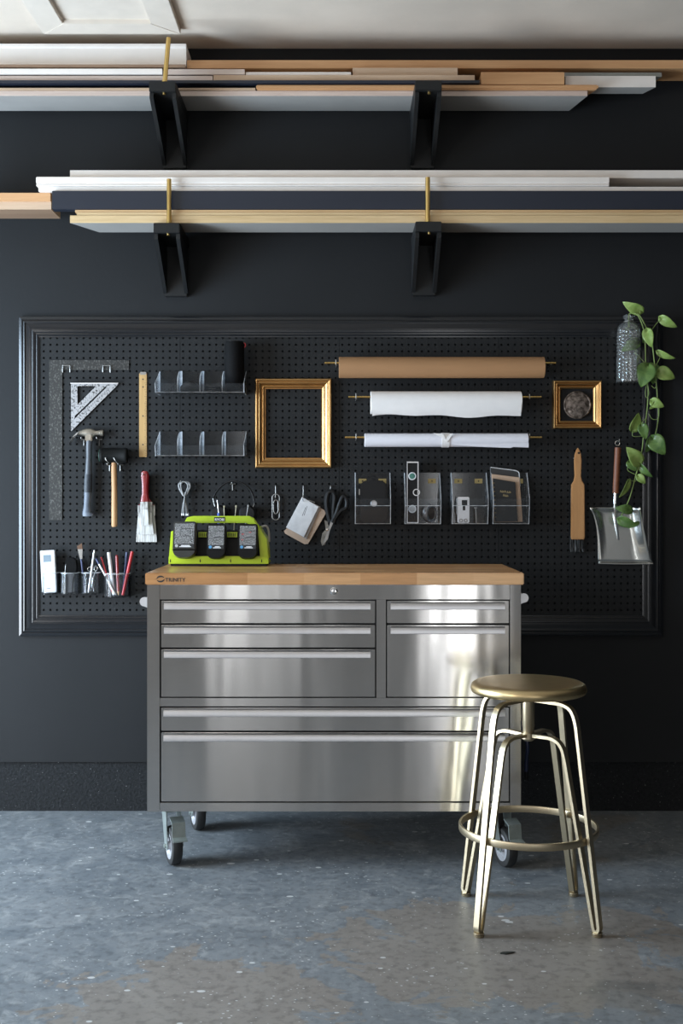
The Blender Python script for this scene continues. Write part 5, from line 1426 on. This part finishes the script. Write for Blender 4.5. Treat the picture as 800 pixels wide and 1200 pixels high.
for ang in (45, 135, 225, 315):
    a = R(ang); u = Vector((math.cos(a), math.sin(a), 0)); c0 = Vector((sx, sy, 0))
    up = Vector((-u.y, u.x, 0))
    q = lambda r, z: c0+u*r+Vector((0, 0, z))
    outer = [q(.028, .625), q(.075, .625), q(.115, .624), q(.143, .615), q(.158, .594), q(.166, .565)]
    outer = smooth(outer, 5)+[q(.238, .030)]
    foot = [q(.2385, .024), q(.236, .017), q(.230, .0145), q(.224, .017), q(.2215, .024)]
    inner_ = smooth([q(.128, .470), q(.119, .498), q(.104, .515), q(.08, .523), q(.05, .523), q(.018, .522)], 5)
    lgp = part(st, 'leg', MB().tube(outer+foot+inner_, 0, flat=(.009, .0175, up)) if False else MB().tube(outer+foot+inner_, 0, flat=(.009, .018, up)), GOLDST)
    part(lgp, 'glide', MB().lathe([(.001, 0), (.013, 0), (.0145, .003), (.0145, .006), (.010, .0065), (.0145, .008), (.0145, .012), (.001, .0125)], q(.230, .0), 20), GOLDST)
part(st, 'foot_ring', MB().lathe([(.1935, .245), (.1995, .245), (.2005, .247), (.2005, .263), (.1995, .265), (.1935, .265), (.1925, .263), (.1925, .247), (.1935, .245)], (sx, sy, 0), 72), GOLDST)

# small scrap on the floor
c = Vector((X(594, 1.30), 0, 0)); dist_ = H*F/(1117.5-582); c.x = (594-400)*dist_/F; c.y = -(D-dist_)
b = MB(); b.prism([(c.x-.020, c.y-.004), (c.x-.004, c.y-.009), (c.x+.010, c.y-.003), (c.x+.024, c.y+.004), (c.x+.004, c.y+.006), (c.x-.012, c.y+.004)], .0006, .004, 'z', bev=.001)
solo('scrap', 'small dark curled scrap lying on the floor in front of the stool', 'scrap', b, mat('dark scrap', (.02, .022, .018), .6))

# ------------------------------------------------------------------ light
def area(name, loc, rot, sx_, sy_, power, col):
    l = bpy.data.lights.new(name, 'AREA'); l.shape = 'RECTANGLE'; l.size = sx_; l.size_y = sy_; l.energy = power; l.color = col
    o = bpy.data.objects.new(name, l); COL.objects.link(o); o.location = loc; o.rotation_euler = rot
    return o
# daylight through the open side door (left wall)
area('door_skylight', (XL-.02, (DY0+DY1)/2, (.75+DZ1)/2), (0, R(-90), 0), DZ1-.75, DY1-DY0, 150, (.63, .815, 1.0))
area('door_ground_light', (XL-.02, (DY0+DY1)/2, .375), (0, R(-90), 0), .75, DY1-DY0, 70, (.84, .92, 1.0))
area('added_window_fill', (XL-.02, (WY0+WY1)/2, (WZ0+WZ1)/2), (0, R(-90), 0), WZ1-WZ0, WY1-WY0, 66, (1.0, .97, .93))  # light in the added window, soft fill from the front
for x0, x1, z0, z1, e_ in OPEN:
    A_ = (x1-x0)*(z1-z0)
    area('front_band_light', ((x0+x1)/2, YF-.02, (z0+z1)/2), (R(90), 0, 0), x1-x0, z1-z0, e_*A_, (.98, .99, 1.0))  # these lights draw the bright bands in the steel
wd = bpy.data.worlds.new('daylight'); S.world = wd; wd.use_nodes = True
wd.node_tree.nodes['Background'].inputs[0].default_value = (.6, .7, .85, 1); wd.node_tree.nodes['Background'].inputs[1].default_value = .3

# ------------------------------------------------------------------ camera
cam = bpy.data.cameras.new('camera'); co = bpy.data.objects.new('camera', cam); COL.objects.link(co)
co.location = (0, -D, H); co.rotation_euler = (R(90), 0, 0)
cam.sensor_fit = 'VERTICAL'; cam.sensor_height = 36; cam.lens = 36*F/1200
cam.shift_y = -(600-582)/1200
S.camera = co
S.view_settings.view_transform = 'Standard'; S.view_settings.look = 'None'
S.view_settings.gamma = 1; S.view_settings.use_curve_mapping = False
S.view_settings.exposure = 0.0
